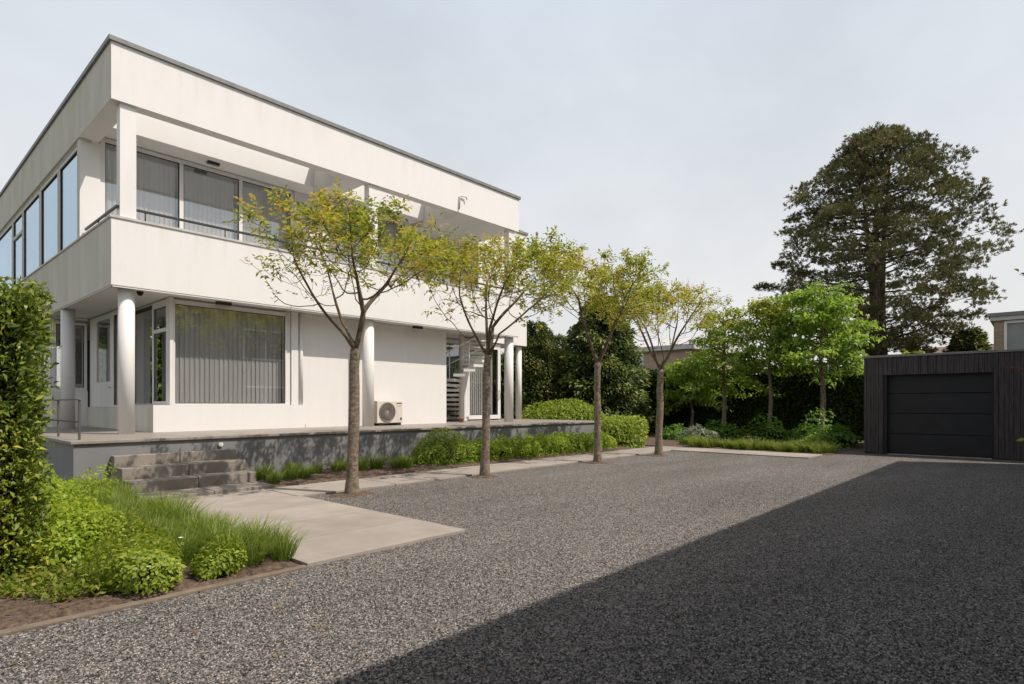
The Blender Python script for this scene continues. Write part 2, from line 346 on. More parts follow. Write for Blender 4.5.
class MB:
    def __init__(s, org=(0, 0, 0)):
        s.v = []; s.f = []; s.sm = []; s.o = org
    def add(s, vs, fs, smooth=False):
        b = len(s.v); ox, oy, oz = s.o
        s.v += [(x - ox, y - oy, z - oz) for x, y, z in vs]
        s.f += [tuple(i + b for i in f) for f in fs]
        s.sm += [smooth] * len(fs)
    def box(s, x0, x1, y0, y1, z0, z1):
        if x0 > x1: x0, x1 = x1, x0
        if y0 > y1: y0, y1 = y1, y0
        s.add([(x0, y0, z0), (x1, y0, z0), (x1, y1, z0), (x0, y1, z0), (x0, y0, z1), (x1, y0, z1), (x1, y1, z1), (x0, y1, z1)],
              [(3, 2, 1, 0), (4, 5, 6, 7), (0, 1, 5, 4), (1, 2, 6, 5), (2, 3, 7, 6), (3, 0, 4, 7)])
        return s
    def tube(s, pts, rad, n=8, cap=True, smooth=True):
        pts = [np.array(p, float) for p in pts]
        if np.isscalar(rad): rad = [rad] * len(pts)
        vs = []; prev = None
        for i, p in enumerate(pts):
            d = pts[min(i + 1, len(pts) - 1)] - pts[max(i - 1, 0)]
            d = d / (np.linalg.norm(d) + 1e-9)
            if prev is None:
                a = np.array([1, 0, 0]) if abs(d[0]) < .9 else np.array([0, 1, 0])
                u = np.cross(d, a)
            else:
                u = prev - d * (prev @ d)
            u /= np.linalg.norm(u) + 1e-9; prev = u; w = np.cross(d, u)
            for k in range(n):
                t = 2 * math.pi * k / n
                vs.append(tuple(p + (u * math.cos(t) + w * math.sin(t)) * rad[i]))
        fs = []
        for i in range(len(pts) - 1):
            for k in range(n):
                fs.append((i * n + k, i * n + (k + 1) % n, (i + 1) * n + (k + 1) % n, (i + 1) * n + k))
        s.add(vs, fs, smooth)
        if cap and n > 3:
            b = len(s.v) - len(vs)
            s.f += [tuple(b + k for k in range(n - 1, -1, -1)), tuple(b + (len(pts) - 1) * n + k for k in range(n))]; s.sm += [False, False]
        return s
    def cyl(s, x, y, z0, z1, r, n=32): return s.tube([(x, y, z0), (x, y, z1)], r, n)
    def disc_y(s, x, y0, y1, z, r, n=32): return s.tube([(x, y0, z), (x, y1, z)], r, n)
    def build(s, name, m, parent=None, bevel=0):
        me = bpy.data.meshes.new(name); me.from_pydata(s.v, [], s.f); me.materials.append(m)
        me.polygons.foreach_set("use_smooth", s.sm); me.update()
        o = link(name, me, parent)
        if bevel:
            b = o.modifiers.new("bevel", 'BEVEL'); b.width = bevel; b.segments = 2; b.limit_method = 'ANGLE'
        return o

def unit(a):
    return a / (np.linalg.norm(a, axis=-1, keepdims=True) + 1e-9)

def quads_obj(name, V, rnd, m, parent=None):
    """V (N,4,3) -> one mesh of N leaf faces with a face attribute rnd"""
    n = len(V)
    me = bpy.data.meshes.new(name)
    me.vertices.add(n * 4); me.vertices.foreach_set("co", V.reshape(-1).astype(np.float32))
    me.loops.add(n * 4); me.loops.foreach_set("vertex_index", np.arange(n * 4, dtype=np.int32))
    me.polygons.add(n); me.polygons.foreach_set("loop_start", np.arange(0, n * 4, 4, dtype=np.int32))
    me.update(calc_edges=True)
    a = me.attributes.new("rnd", 'FLOAT', 'FACE'); a.data.foreach_set("value", np.clip(rnd, 0, 1).astype(np.float32))
    me.materials.append(m)
    return link(name, me, parent)

def leaf_quads(P, D, Nn, L, W, rng, fold=0.12):
    """diamond leaves at P pointing along D with face normal about Nn"""
    D = unit(D); S = unit(np.cross(D, Nn)); U = np.cross(S, D)
    L = np.asarray(L).reshape(-1, 1); W = np.asarray(W).reshape(-1, 1)
    droop = -0.12 * L * np.array([0, 0, 1.0])
    a = P; c = P + D * L + droop
    mid = P + D * L * 0.45
    b = mid + S * W * 0.5 + U * L * fold; d = mid - S * W * 0.5 + U * L * fold
    return np.stack([a, b, c, d], 1)

def rand_dirs(n, rng):
    return unit(rng.normal(size=(n, 3)))

def blob_leaves(rng, n, c, rx, ry, h, size, lumps=9, lump_amp=0.22, z0=0.0, depth=0.35, flat=0.35):
    """leaves over an uneven mound: returns quads"""
    d = rand_dirs(n * 2, rng); d = d[d[:, 2] > -0.25][:n]
    lc = rand_dirs(lumps, rng); lc[:, 2] = np.abs(lc[:, 2]); la = rng.uniform(0.4, 1, lumps) * lump_amp
    k = np.exp(-((1 - d @ lc.T) / 0.10)) @ la
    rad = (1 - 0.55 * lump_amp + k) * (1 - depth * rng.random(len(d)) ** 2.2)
    dz = d.copy(); dz[:, 2] = np.sign(d[:, 2]) * np.abs(d[:, 2]) ** (1 - flat); P = dz * rad[:, None] * np.array([rx, ry, h]); P[:, 2] = np.maximum(P[:, 2], 0.02 + 0.05 * rng.random(len(P))) + z0
    P[:, :2] += np.array(c)
    Nn = unit(d / np.array([rx, ry, h]) + rng.normal(size=d.shape) * 0.45 + np.array([0, 0, .25]))
    D = unit(np.cross(Nn, rand_dirs(len(d), rng)) + d * 0.35)
    L = size * rng.uniform(0.6, 1.25, len(d))
    V = leaf_quads(P, D, Nn, L, L * 0.55, rng)
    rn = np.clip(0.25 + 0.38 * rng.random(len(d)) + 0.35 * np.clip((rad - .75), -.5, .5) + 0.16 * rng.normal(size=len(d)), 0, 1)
    return V, rn

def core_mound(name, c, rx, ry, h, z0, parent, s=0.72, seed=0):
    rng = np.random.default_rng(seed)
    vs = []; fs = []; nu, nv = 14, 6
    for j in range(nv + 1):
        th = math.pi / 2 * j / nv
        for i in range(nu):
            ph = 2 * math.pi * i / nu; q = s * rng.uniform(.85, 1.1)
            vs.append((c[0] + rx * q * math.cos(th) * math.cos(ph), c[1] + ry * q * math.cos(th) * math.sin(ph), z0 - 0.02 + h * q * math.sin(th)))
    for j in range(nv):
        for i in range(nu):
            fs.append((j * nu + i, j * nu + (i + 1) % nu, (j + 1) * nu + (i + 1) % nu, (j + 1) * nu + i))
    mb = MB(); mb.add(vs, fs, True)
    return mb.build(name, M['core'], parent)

def shrub(name, x, y, rx, ry, h, n, size, m, label, cat='shrub', z0=0.0, seed=1, group=None, lumps=9, lump_amp=0.22, flowers=0, depth=.35):
    rng = np.random.default_rng(seed)
    t = empty(name, (x, y, z0), 0, label, cat, group)
    V, rn = blob_leaves(rng, n, (0, 0), rx, ry, h, size, lumps, lump_amp, depth=depth)
    quads_obj('foliage', V, rn, m, t)
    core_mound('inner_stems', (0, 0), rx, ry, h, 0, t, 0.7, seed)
    for i in range(flowers):
        p = V[rng.integers(len(V)), 2] * np.array([1.03, 1.03, 1.05])
        if i < 2 and flowers == 2: p = np.array([(-0.05, -0.28, 0.2), (0.34, 0.16, 0.3)][i])
        mb = MB()
        for k in range(5):
            a = 2 * math.pi * k / 5; r = 0.022
            e = np.array([math.cos(a), math.sin(a), .25]) * r; s_ = np.array([-math.sin(a), math.cos(a), 0]) * r * .5
            mb.add([tuple(p), tuple(p + e * .6 + s_), tuple(p + e), tuple(p + e * .6 - s_)], [(0, 1, 2, 3)])
        mb.build('flower', M['petal'], t)
    return t

# ================================================================== SETTING
def sheet(name, pts, z, m):
    mb = MB(); mb.add([(x, y, z) for x, y in pts], [tuple(range(len(pts)))])
    return tag(mb.build(name, m), kind='structure')

sheet('ground', [(-400, -400), (600, -400), (600, 600), (-400, 600)], -0.06, M['ground'])
sheet('gravel_yard', [(-14, -10), (29, -10), (29, 16), (-14, 16)], 0.0, M['gravel'])

def bed(name, x0, x1, y0, y1, z0, z1, res, seed):
    """lumpy soil; z0 at the front edge (y0) rising to z1 at the back"""
    rng = np.random.default_rng(seed)
    nx, ny = max(2, int((x1 - x0) / res)), max(2, int((y1 - y0) / res))
    vs = []; fs = []
    for j in range(ny + 1):
        for i in range(nx + 1):
            e = min(i, nx - i, j, ny - j)
            z = z0 + (z1 - z0) * min(1, 2.2 * j / ny) + (rng.uniform(-.012, .02) if e > 0 else -0.03)
            vs.append((x0 + (x1 - x0) * i / nx, y0 + (y1 - y0) * j / ny, z))
    for j in range(ny):
        for i in range(nx):
            a = j * (nx + 1) + i; fs.append((a, a + 1, a + nx + 2, a + nx + 1))
    mb = MB(); mb.add(vs, fs, True)
    return tag(mb.build(name, M['soil']), kind='structure')
bed('soil_bed', -4.0, 2.865, 5.25, 12.1, 0.03, 0.1, 0.09, 3)
bed('soil_bed', 5.09, 18.2, 10.42, 12.16, 0.035, 0.09, 0.08, 4)
bed('soil_bed', 19.62, 28.9, 4.7, 16.5, 0.02, 0.06, 0.2, 5)
mb = MB(); mb.box(-5, 2.868, 5.17, 5.25, -0.05, 0.022); tag(mb.build('kerb', M['kerb'], bevel=0.008), kind='structure')

# large-format concrete pavers: forecourt, path along the plinth, return at the far end
mb = MB(); g = 0.013
xs = (2.87, 4.95); ys = (5.2, 6.2, 7.2, 8.2, 9.18)
for j in range(4):
    mb.box(xs[0] + g, xs[1], ys[j] + g, ys[j + 1] - g, -0.05, 0.035)
tag(mb.build('paving', M['paver'], bevel=0.006), kind='structure')
mb = MB()
xx = 2.9
while xx < 18.1:
    x2 = min(xx + 2.0, 18.15)
    mb.box(xx + g, x2 - g, 9.19, 10.40, -0.05, 0.033); xx = x2
yy = 4.95
while yy < 10.3:
    y2 = min(yy + 1.8, 10.4); mb.box(18.16, 19.6, yy + g, y2 - g, -0.05, 0.033); yy = y2
tag(mb.build('path', M['paver'], bevel=0.006), kind='structure')

# ================================================================== HOUSE
H0 = (3.49, 14.1, 0.9)
house = empty('house', H0, 0, 'white two-storey flat-roofed villa with a balcony, round columns and tall windows', 'house')
def HB(): return MB(H0)
KG = 0.9705
def gmap(p):
    x, y, z = p
    return (x * KG, y * KG, ZD if z <= ZD + 1e-6 else z if z >= S1 - .06 else 1.55 + KG * (z - 1.55))
class GB(MB):
    """builder for the recessed ground-floor front"""
    def add(s, vs, fs, smooth=False): MB.add(s, [gmap(p) for p in vs], fs, smooth)
FB = [MB]
ZD, S1, PT, S2, RT = 0.92, 3.99, 5.36, 7.78, 8.95
XL, XR, YF = 3.49, 16.07, 14.1

b = HB(); b.box(XL, XR, YF, 14.35, S1, PT); b.box(XL, XL + .25, 14.35, 31, S1, PT); b.box(XR - .25, XR, 14.35, 16.74, S1, PT)
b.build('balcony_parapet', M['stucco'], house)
b = HB(); b.box(XL - .025, XR + .025, YF - .025, 14.375, PT, PT + .05); b.box(XL - .025, XL + .275, 14.375, 16.6, PT, PT + .05)
b.build('parapet_coping', M['coping_light'], house, 0.004)
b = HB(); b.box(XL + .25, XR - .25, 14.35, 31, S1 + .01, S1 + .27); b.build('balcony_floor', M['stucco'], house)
b = HB(); b.box(XL + .03, XR - .03, YF + .012, YF + .04, S1 - .035, S1 - .001); b.build('drip_edge', M['white'], house)
b = HB(); b.box(XL + .012, XL + .04, YF + .1, 31, S1 - .035, S1 - .001); b.build('drip_edge', M['grey_frame'], house)
# roof frame: free front beam, side beam, cross beams, then the roof itself set back behind open bays
b = HB()
b.box(XL, XR, YF, 14.4, S2, RT); b.box(XL, XL + .4, 14.4, 31, S2, RT)
b.box(9.08, 9.67, 14.4, 16.08, S2, RT - .02); b.box(13.3, XR, 14.4, 17.09, S2, RT - .02)
b.box(XL + .4, 13.3, 16.08, 31, S2 + .2, RT - .03)
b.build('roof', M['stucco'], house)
b = HB(); b.box(XL - .05, XR + .05, YF - .05, 14.43, RT, RT + .1); b.box(XL - .05, XL + .45, 14.43, 31, RT, RT + .1); b.build('roof_coping', M['coping'], house, 0.006)
# rear wing
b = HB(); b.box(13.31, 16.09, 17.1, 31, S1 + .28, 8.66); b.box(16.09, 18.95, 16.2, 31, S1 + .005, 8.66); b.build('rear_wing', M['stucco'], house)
b = HB(); b.box(13.26, 16.1, 17.05, 31.05, 8.66, 8.76); b.box(16.05, 19.0, 16.15, 31.05, 8.663, 8.77); b.build('wing_coping', M['coping'], house, 0.006)
# round columns at the ground floor, square ones on the balcony
def column(x, y, r=0.152, z1=S1):
    c = HB(); c.cyl(x, y, ZD, z1 - .002, r, 40); c.build('column', M['white'], house)
for x in (3.84, 9.85, 15.85): column(x, 14.4, .152 if x < 9 else .165)
column(3.66, 18.6); column(18.72, 16.45, .13); column(3.72, 24.0)
for x in (3.66, 9.72, 15.6):
    c = HB(); c.box(x, x + .3, 14.17, 14.4, PT + .052, S2); c.build('square_column', M['white'], house, 0.006)

def fb(mb, ax, u0, u1, d0, d1, z0, z1):
    """box on a facade: ax 'y' faces -Y (u along X), ax 'x' faces -X (u along Y)"""
    if ax == 'y': mb.box(u0, u1, d0, d1, z0, z1)
    else: mb.box(d0, d1, u0, u1, z0, z1)

def blinds(ax, u0, u1, d, z0, z1, parent, m, rng, ang=0.6, pitch=0.115, w=0.127):
    mb = FB[0](H0); u = u0 + .03
    while u < u1 - .03:
        a = ang + rng.uniform(-.06, .06); c, s = math.cos(a) * w / 2, math.sin(a) * w / 2
        vs = []
        for z in (z0 + .02, z1):
            for q in (-1, -.33, .33, 1):
                uu, dd = u + q * c, d + q * s + (1 - q * q) * .012
                vs.append((uu, dd, z) if ax == 'y' else (dd, uu, z))
        mb.add(vs, [(k, k + 1, k + 5, k + 4) for k in range(3)], True); u += pitch
    return mb.build('vertical_blind', m, parent)

def window(ax, u0, u1, z0, z1, d, fw=0.06, mull=(), trans=(), fm='white', gm='glass', blind=None, dep=0.07, label=None, seed=0, ang=0.16, sash=False):
    rng = random.Random(seed)
    f = FB[0](H0)
    fb(f, ax, u0, u0 + fw, d, d + dep, z0, z1); fb(f, ax, u1 - fw, u1, d, d + dep, z0, z1)
    fb(f, ax, u0 + fw, u1 - fw, d, d + dep, z0, z0 + fw); fb(f, ax, u0 + fw, u1 - fw, d, d + dep, z1 - fw, z1)
    for q in mull: fb(f, ax, q - fw / 2, q + fw / 2, d, d + dep, z0 + fw, z1 - fw)
    for (a, c, z) in trans: fb(f, ax, a, c, d - .002, d + dep, z - fw / 2, z + fw / 2)
    o = f.build('window', M[fm], house, 0.004)
    if label: o['label'] = label
    edges = [u0 + fw] + [q for q in mull] + [u1 - fw]
    for i in range(len(edges) - 1):
        a = edges[i] + (fw / 2 if i else 0); c = edges[i + 1] - (fw / 2 if i < len(edges) - 2 else 0)
        g_ = FB[0](H0); gk = FB[0](H0)
        fb(g_, ax, a, c, d + dep * .55, d + dep * .55 + .008, z0 + fw, z1 - fw); g_.build('pane', M[gm], o)
        e = .016
        fb(gk, ax, a, c, d + dep * .3, d + dep * .5, z1 - fw - e, z1 - fw - .001); fb(gk, ax, a, a + e, d + dep * .3, d + dep * .5, z0 + fw, z1 - fw - e); fb(gk, ax, c - e, c, d + dep * .3, d + dep * .5, z0 + fw, z1 - fw - e)
        gk.build('gasket', M['gasket'], o)
    if blind:
        for (a, c) in blind: blinds(ax, a, c, d + dep + .14, z0 + fw, z1 - fw * .5, o, M['blind'], rng, ang)
    return o

FB[0] = GB
# ground floor front: low base, large window, plain wall
b = GB(H0); b.box(4.57, 8.31, 15.15, 15.5, ZD, 1.53); b.build('window_base', M['stucco'], house, 0.004)
window('y', 5.02, 7.80, 1.535, S1 - .04, 15.2, 0.03, blind=[(5.02, 7.76)], seed=1, label='wide window with pale vertical blinds')
b = GB(H0); b.box(4.925, 5.008, 15.17, 15.36, 1.535, S1); b.build('corner_post', M['white'], house, 0.004)
b = GB(H0); b.box(7.815, 7.93, 15.24, 15.5, 1.535, S1); b.box(7.94, 8.14, 15.19, 15.5, 1.535, S1); b.build('window_pier', M['white'], house, 0.004)
b = GB(H0); b.tube([(8.24, 15.24, 1.535), (8.24, 15.24, S1)], .055, 16); b.build('downpipe', M['white'], house)
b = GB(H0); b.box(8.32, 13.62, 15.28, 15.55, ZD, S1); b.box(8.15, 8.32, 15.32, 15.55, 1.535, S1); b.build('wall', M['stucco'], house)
b = GB(H0); b.tube([(8.36, 15.25, .9), (8.36, 15.25, 1.02), (8.36, 15.3, 1.05)], .018, 8); b.build('wall_tap', M['steel'], house)
# side of the bay along the porch
YA = 16.42
b = GB(H0); b.box(4.572, 5.05, 15.5, 18.0, ZD, 1.528); b.build('window_base', M['stucco'], house)
window('x', 15.37, YA, 1.535, S1 - .02, 4.93, 0.085, trans=[(15.46, YA - .09, 3.33)], seed=2, blind=[(15.5, 16.0)], label='narrow side window with a transom')
window('x', YA + .01, 17.99, 1.535, S1 - .02, 4.94, 0.03, fm='grey_frame', seed=3, label='dark corner pane beside the porch')
b = GB(H0); b.box(4.60, 5.2, 18.002, 18.026, ZD, S1); b.build('porch_wall', M['stucco'], house)
b = GB(H0); b.box(4.60, 4.8, 18.03, 20.95, ZD, 1.47); b.build('porch_wall', M['stucco'], house)
window('x', 18.04, 18.52, 1.475, S1 - .02, 4.62, 0.05, seed=4, label='narrow sidelight beside the porch door')
# porch door: white leaf with dark glass
b = GB(H0); b.box(4.64, 4.70, 18.56, 18.86, 1.475, S1 - .02); b.box(4.64, 4.70, 20.2, 20.9, 1.475, S1 - .02); b.box(4.64, 4.70, 18.86, 20.2, 1.475, 2.17); b.box(4.64, 4.70, 18.86, 20.2, 3.90, S1 - .02)
dr = b.build('door', M['white'], house, 0.005)
b = GB(H0); b.box(4.665, 4.675, 18.86, 20.2, 2.17, 3.90); b.build('pane', M['glass'], dr)
b = GB(H0); b.tube([(4.62, 18.72, 2.0), (4.56, 18.72, 2.0), (4.56, 18.60, 2.0)], .012, 8); b.build('handle', M['steel'], dr)
b = GB(H0); b.box(3.75, 4.6, 20.96, 21.2, ZD, 1.95); b.build('porch_wall', M['stucco'], house)
b = GB(H0); b.box(3.75, 4.6, 20.96, 21.2, 3.93, S1); b.build('lintel', M['stucco'], house)
window('y', 3.78, 4.59, 1.955, 3.925, 20.98, 0.07, mull=(4.2,), seed=5, label='small window at the porch end')
b = GB(H0); b.box(3.75, 3.95, 21.2, 31, ZD, 1.7); b.box(3.75, 3.95, 21.2, 31, 3.9, S1); b.build('side_wall', M['stucco'], house)
window('x', 21.25, 25.9, 1.705, 3.895, 3.77, 0.08, mull=(22.6, 24.2), seed=6, label='side window behind the laurel hedge')
b = GB(H0); b.box(3.75, 3.95, 26, 31, 1.7, 3.9); b.build('side_wall', M['stucco'], house)
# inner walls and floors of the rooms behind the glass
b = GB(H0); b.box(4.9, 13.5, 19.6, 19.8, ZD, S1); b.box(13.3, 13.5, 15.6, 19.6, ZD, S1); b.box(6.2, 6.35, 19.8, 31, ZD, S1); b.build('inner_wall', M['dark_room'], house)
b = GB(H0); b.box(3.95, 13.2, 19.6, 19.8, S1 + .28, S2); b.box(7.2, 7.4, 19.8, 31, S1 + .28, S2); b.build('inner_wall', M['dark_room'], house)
# garden-side glass door under the rear wing, dark glazing behind the stair
for xa, xb in ((13.55, 14.0), (15.9, 16.04)):
    b = GB(H0); b.box(xa, xb, 16.78, 17.0, ZD, S1); b.build('rear_wall', M['stucco'], house)
window('y', 14.0, 15.88, ZD + .05, S1 - .03, 16.8, 0.09, mull=(14.85,), seed=7, label='dark glazing behind the spiral stair')
o = window('y', 16.05, 17.98, ZD + .03, S1 - .03, 16.8, 0.16, seed=8, blind=[(16.25, 17.8)], label='white framed glass garden door with closed blinds')
b = GB(H0); b.tube([(17.88, 16.79, 1.75), (17.88, 16.74, 1.78), (17.88, 16.74, 2.1), (17.88, 16.79, 2.13)], .014, 8); b.build('handle', M['steel'], o)
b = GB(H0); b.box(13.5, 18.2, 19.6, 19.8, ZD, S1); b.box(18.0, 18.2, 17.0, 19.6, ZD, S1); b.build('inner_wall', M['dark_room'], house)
FB[0] = MB
# upper floor behind the balcony
zb = S1 + .28
b = HB(); b.box(XL + .03, 3.93, 16.76, 17.0, PT + .001, S2 + .0); b.build('upper_pier', M['stucco'], house)
window('y', 3.935, 8.85, zb, S2 + .18, 16.79, 0.10, mull=(5.73, 7.27), fm='white', seed=9, blind=[(4.05, 5.66), (5.8, 7.2), (7.34, 8.74)], label='long balcony window with vertical blinds')
for xa, xb in ((8.86, 9.9), (13.0, 13.3)):
    b = HB(); b.box(xa, xb, 16.77, 17.0, zb, S2 + .198); b.build('upper_wall', M['stucco'], house)
window('y', 9.91, 12.99, zb, S2 + .18, 16.79, 0.10, mull=(11.45,), seed=10, blind=[(10.0, 11.4), (11.5, 12.9)], label='second balcony window behind the tree crowns')
window('y', 14.2, 15.9, zb + .01, S2 - .3, 17.0, 0.10, mull=(15.05,), seed=15, label='wing window at the balcony end')
# upper floor side
b = HB(); b.box(XL - .03, XL + .3, 16.62, 31, PT + .001, PT + .035); b.build('window_sill', M['grey_frame'], house)
for i, (y0, y1) in enumerate(((17.02, 19.05), (19.1, 21.35), (21.4, 23.95), (24.0, 25.75), (25.8, 30.2))):
    window('x', y0, y1, PT + .04, S2 - .06, XL + .06, 0.10, fm='grey_frame', gm='glass_sky', seed=20 + i,
           trans=[(y0 + .13, y1 - .13, 7.05)] if i == 3 else (), label=('tall side window nearest the balcony', 'second side window from the balcony', 'third side window from the balcony', 'narrow side casement with a transom', 'farthest side window')[i])
b = HB(); b.box(XL + .45, XL + .47, 17.1, 30.2, PT + .1, S2); b.build('net_curtain', M['blind'], house)
b = HB(); b.box(XL + .05, XL + .25, 16.7, 31, S2 - .055, S2 - .002); b.build('window_head', M['grey_frame'], house)
# balcony handrail
rail_pts = [(XL + .14, 16.7, 5.62), (XL + .14, 14.24, 5.62), (15.95, 14.24, 5.62)]
b = HB(); b.box(XL + .11, XL + .155, 14.21, 16.7, 5.62, 5.67); b.box(XL + .155, 15.95, 14.21, 14.265, 5.62, 5.67)
hr = b.build('handrail', M['dark_metal'], house, 0.005)
xx = 4.15
while xx < 15.9:
    b = HB(); b.tube([(xx, 14.243, PT + .05), (xx, 14.243, 5.625)], .013, 8); b.build('rail_post', M['dark_metal'], hr); xx += 1.65
b = HB(); b.tube([(XL + .135, 15.6, PT + .05), (XL + .135, 15.6, 5.625)], .013, 8); b.build('rail_post', M['dark_metal'], hr)
# overflow spout on the roof beam
b = HB(); b.tube([(13.09, 14.06, 7.86), (13.12, 14.06, 8.3), (13.36, 14.03, 8.32), (13.4, 14.02, 8.24)], .022, 8); b.build('overflow_spout', M['grey_frame'], house)

# small fittings hung from the soffits
def soffit_light(x, y, z, w, label, grp):
    t = empty('ceiling_light', (x, y, z), 0, label, 'lamp', grp)
    c = MB(); c.box(-w / 2, w / 2, -.06, .06, -.075, -.001); c.build('casing', M['dark_metal'], t, 0.01)
    c = MB(); c.box(-w / 2 + .02, w / 2 - .02, -.04, .04, -.082, -.0755); c.build('diffuser', M['frost'], t)
soffit_light(5.92, 14.62, S1 + .01, .34, 'black slim ceiling light above the wide blind-covered window', 'black ceiling lights')
soffit_light(11.83, 14.62, S1 + .01, .34, 'black slim ceiling light above the plain wall near the air conditioner', 'black ceiling lights')
soffit_light(6.37, 16.4, S2 + .2, .3, 'black ceiling light over the upper balcony windows', 'black ceiling lights')
t = empty('dome_camera', (4.15, 14.6, S1 + .01), 0, 'small black dome camera on the porch ceiling beside the corner column', 'camera')
c = MB(); c.cyl(0, 0, -.03, -.001, .07, 20); c.build('mount', M['dark_metal'], t)
c = MB(); c.tube([(0, 0, -.03), (0, 0, -.06), (0, 0, -.085), (0, 0, -.098)], [.06, .055, .036, .008], 20); c.build('dome', M['rubber'], t)

# ------------------------------------------------------------------ raised terrace, steps
T0 = (2.47, 12.17, 0)
ter = empty('raised_terrace', T0, 0, 'long raised terrace with dark grey plinth and stone slab edge under the house', 'terrace')
b = MB(T0); b.box(2.47, 19.05, 12.17, 31, -0.05, .865); b.build('plinth_wall', M['plinth'], ter)
b = MB(T0)
xx = 2.42
while xx < 19.0:
    x2 = min(xx + 1.85, 19.1)
    yy = 12.12
    while yy < 22:
        y2 = yy + (1.25 if yy < 13 else 1.6); b.box(xx + .003, x2 - .003, yy + .003, y2 - .003, .87, .92); yy = y2
    xx = x2
b.build('paving_slab', M['slab'], ter, 0.005)
t = empty('wall_spotlight', (4.86, 12.17, .75), 0, 'small white round lamp on the dark plinth above the steps', 'lamp')
c = MB(); c.disc_y(0, -.05, -.001, 0, .045, 20); c.build('lamp_body', M['white'], t, 0.01)

st = empty('entrance_steps', (3.0, 12.16, 0), 0, 'four broad weathered stone block steps leading up to the terrace', 'steps')
fr = (11.95, 11.5, 11.05, 10.36); tops = (.655, .47, .275, .095); bots = (-.03, -.03, -.03, -.03)
bk = (12.155, 11.93, 11.48, 11.03)
for k in range(4):
    for s, (xa, xb) in enumerate(((3.0, 4.045), (4.055, 5.08))):
        off = 0.0
        mbk = MB((3.0, 12.16, 0)); mbk.box(xa + off * .2, xb + off * .2, fr[k] + (off if k > 1 else 0), bk[k] + .0 if k == 0 else fr[k - 1] + .0 - .004 + (0.02 * 0), bots[k], tops[k] - (.006 if s == 0 else 0))
        mbk.build('step', M['step'], st, 0.012)

# steel rail at the terrace corner
t = empty('guard_rail', (2.65, 12.5, .92), 0, 'short steel guard rail at the terrace corner by the hedge', 'railing')
c = MB(); c.box(-.02, .02, .1, 3.4, .70, .725); c.build('top_rail', M['rail'], t, 0.004)
c = MB(); c.box(-.008, .008, .15, 3.35, .30, .33); c.build('lower_rail', M['rail'], t)
for yy in (.14, 1.74, 3.34):
    c = MB(); c.box(-.016, .016, yy - .022, yy + .022, 0, .70); c.build('post', M['rail'], t)

# ------------------------------------------------------------------ air conditioner
A0 = (10.16, 14.41, .92)
ac = empty('air_conditioner', A0, 0, 'beige outdoor air conditioner unit with round fan grille on the terrace', 'air conditioner')
c = MB(); c.box(0, .93, 0, .33, .07, .73); c.build('casing', M['ac_body'], ac, 0.018)
c = MB(); c.disc_y(.36, -.006, .0, .40, .275, 48); c.build('fan_opening', M['ac_dark'], ac)
c = MB()
for r_ in (.05, .09, .13, .17, .21, .25, .28):
    pts = [(.36 + r_ * math.cos(2 * math.pi * k / 40), -.016, .40 + r_ * math.sin(2 * math.pi * k / 40)) for k in range(41)]
    c.tube(pts, .0065 if r_ < .28 else .012, 5, cap=False)
for k in range(20):
    a = 2 * math.pi * k / 20 + .05
    c.tube([(.36 + .05 * math.cos(a), -.018, .40 + .05 * math.sin(a)), (.36 + .28 * math.cos(a + .35), -.018, .40 + .28 * math.sin(a + .35))], .005, 5)
c.disc_y(.36, -.026, -.012, .40, .05, 24)
c.build('fan_grille', M['ac_grille'], ac)
c = MB(); c.box(.70, .90, -.004, -.0005, .14, .62); c.build('service_panel', M['ac_body'], ac, 0.003)
c = MB()
for i, (x0, w_) in enumerate(((.705, .05), (.762, .035), (.803, .05), (.86, .028))): c.box(x0, x0 + w_, -.007, -.0045, .645, .672)
for i in range(6): c.box(.73 + i * .024, .746 + i * .024, -.007, -.0045, .565, .578)
c.box(.82, .89, -.007, -.0045, .16, .23); c.build('badge', M['ac_dark'], ac)
for x0 in (.05, .68):
    c = MB(); c.box(x0, x0 + .16, -.03, .36, 0, .07); c.build('foot', M['rubber'], ac)
c = MB(); c.tube([(.93, .2, .3), (1.0, .22, .28), (1.02, .3, .3), (1.02, .4, .3)], .02, 8); c.build('pipe', M['ac_body'], ac)

# ------------------------------------------------------------------ spiral stair
SX, SY = 14.5, 15.45
sp = empty('spiral_staircase', (SX, SY, .92), 0, 'white steel spiral staircase winding from the terrace to the balcony', 'staircase')
c = MB(); c.tube([(0, 0, 0), (0, 0, 5.3)], .10, 24); c.build('newel_post', M['white'], sp)
nst = 20; rise = (S1 + .27 - .92) / nst; a0 = R(42); da = R(20)
rl = []
for k in range(nst):
    a = a0 + da * k; z = rise * (k + 1)
    p = []
    for (rr, aa) in ((.09, a - .14), (1.02, a - .20), (1.02, a + .20), (.09, a + .14)):
        p.append((rr * math.cos(aa), rr * math.sin(aa)))
    c = MB(); c.add([(x, y, z - .09) for x, y in p] + [(x, y, z) for x, y in p], [(3, 2, 1, 0), (4, 5, 6, 7), (0, 1, 5, 4), (1, 2, 6, 5), (2, 3, 7, 6), (3, 0, 4, 7)])
    c.build('tread', M['white'], sp)
    px, py = .99 * math.cos(a), .99 * math.sin(a)
    if k % 2 == 0:
        c = MB(); c.tube([(px, py, z), (px, py, z + .95)], .016, 8); c.build('baluster', M['white'], sp)
    rl.append((px, py, z + .95))
c = MB(); c.tube(rl, .022, 8); c.tube([(x, y, z - .45) for x, y, z in rl], .012, 6); c.build('handrail', M['white'], sp)
t = empty('flower_pot', (14.15, 15.1, .92), 0, 'small terracotta pot at the foot of the spiral staircase', 'pot')
c = MB(); c.tube([(0, 0, 0), (0, 0, .12), (0, 0, .125), (0, 0, .16)], [.065, .09, .10, .10], 18); c.build('pot', M['terracotta'], t)

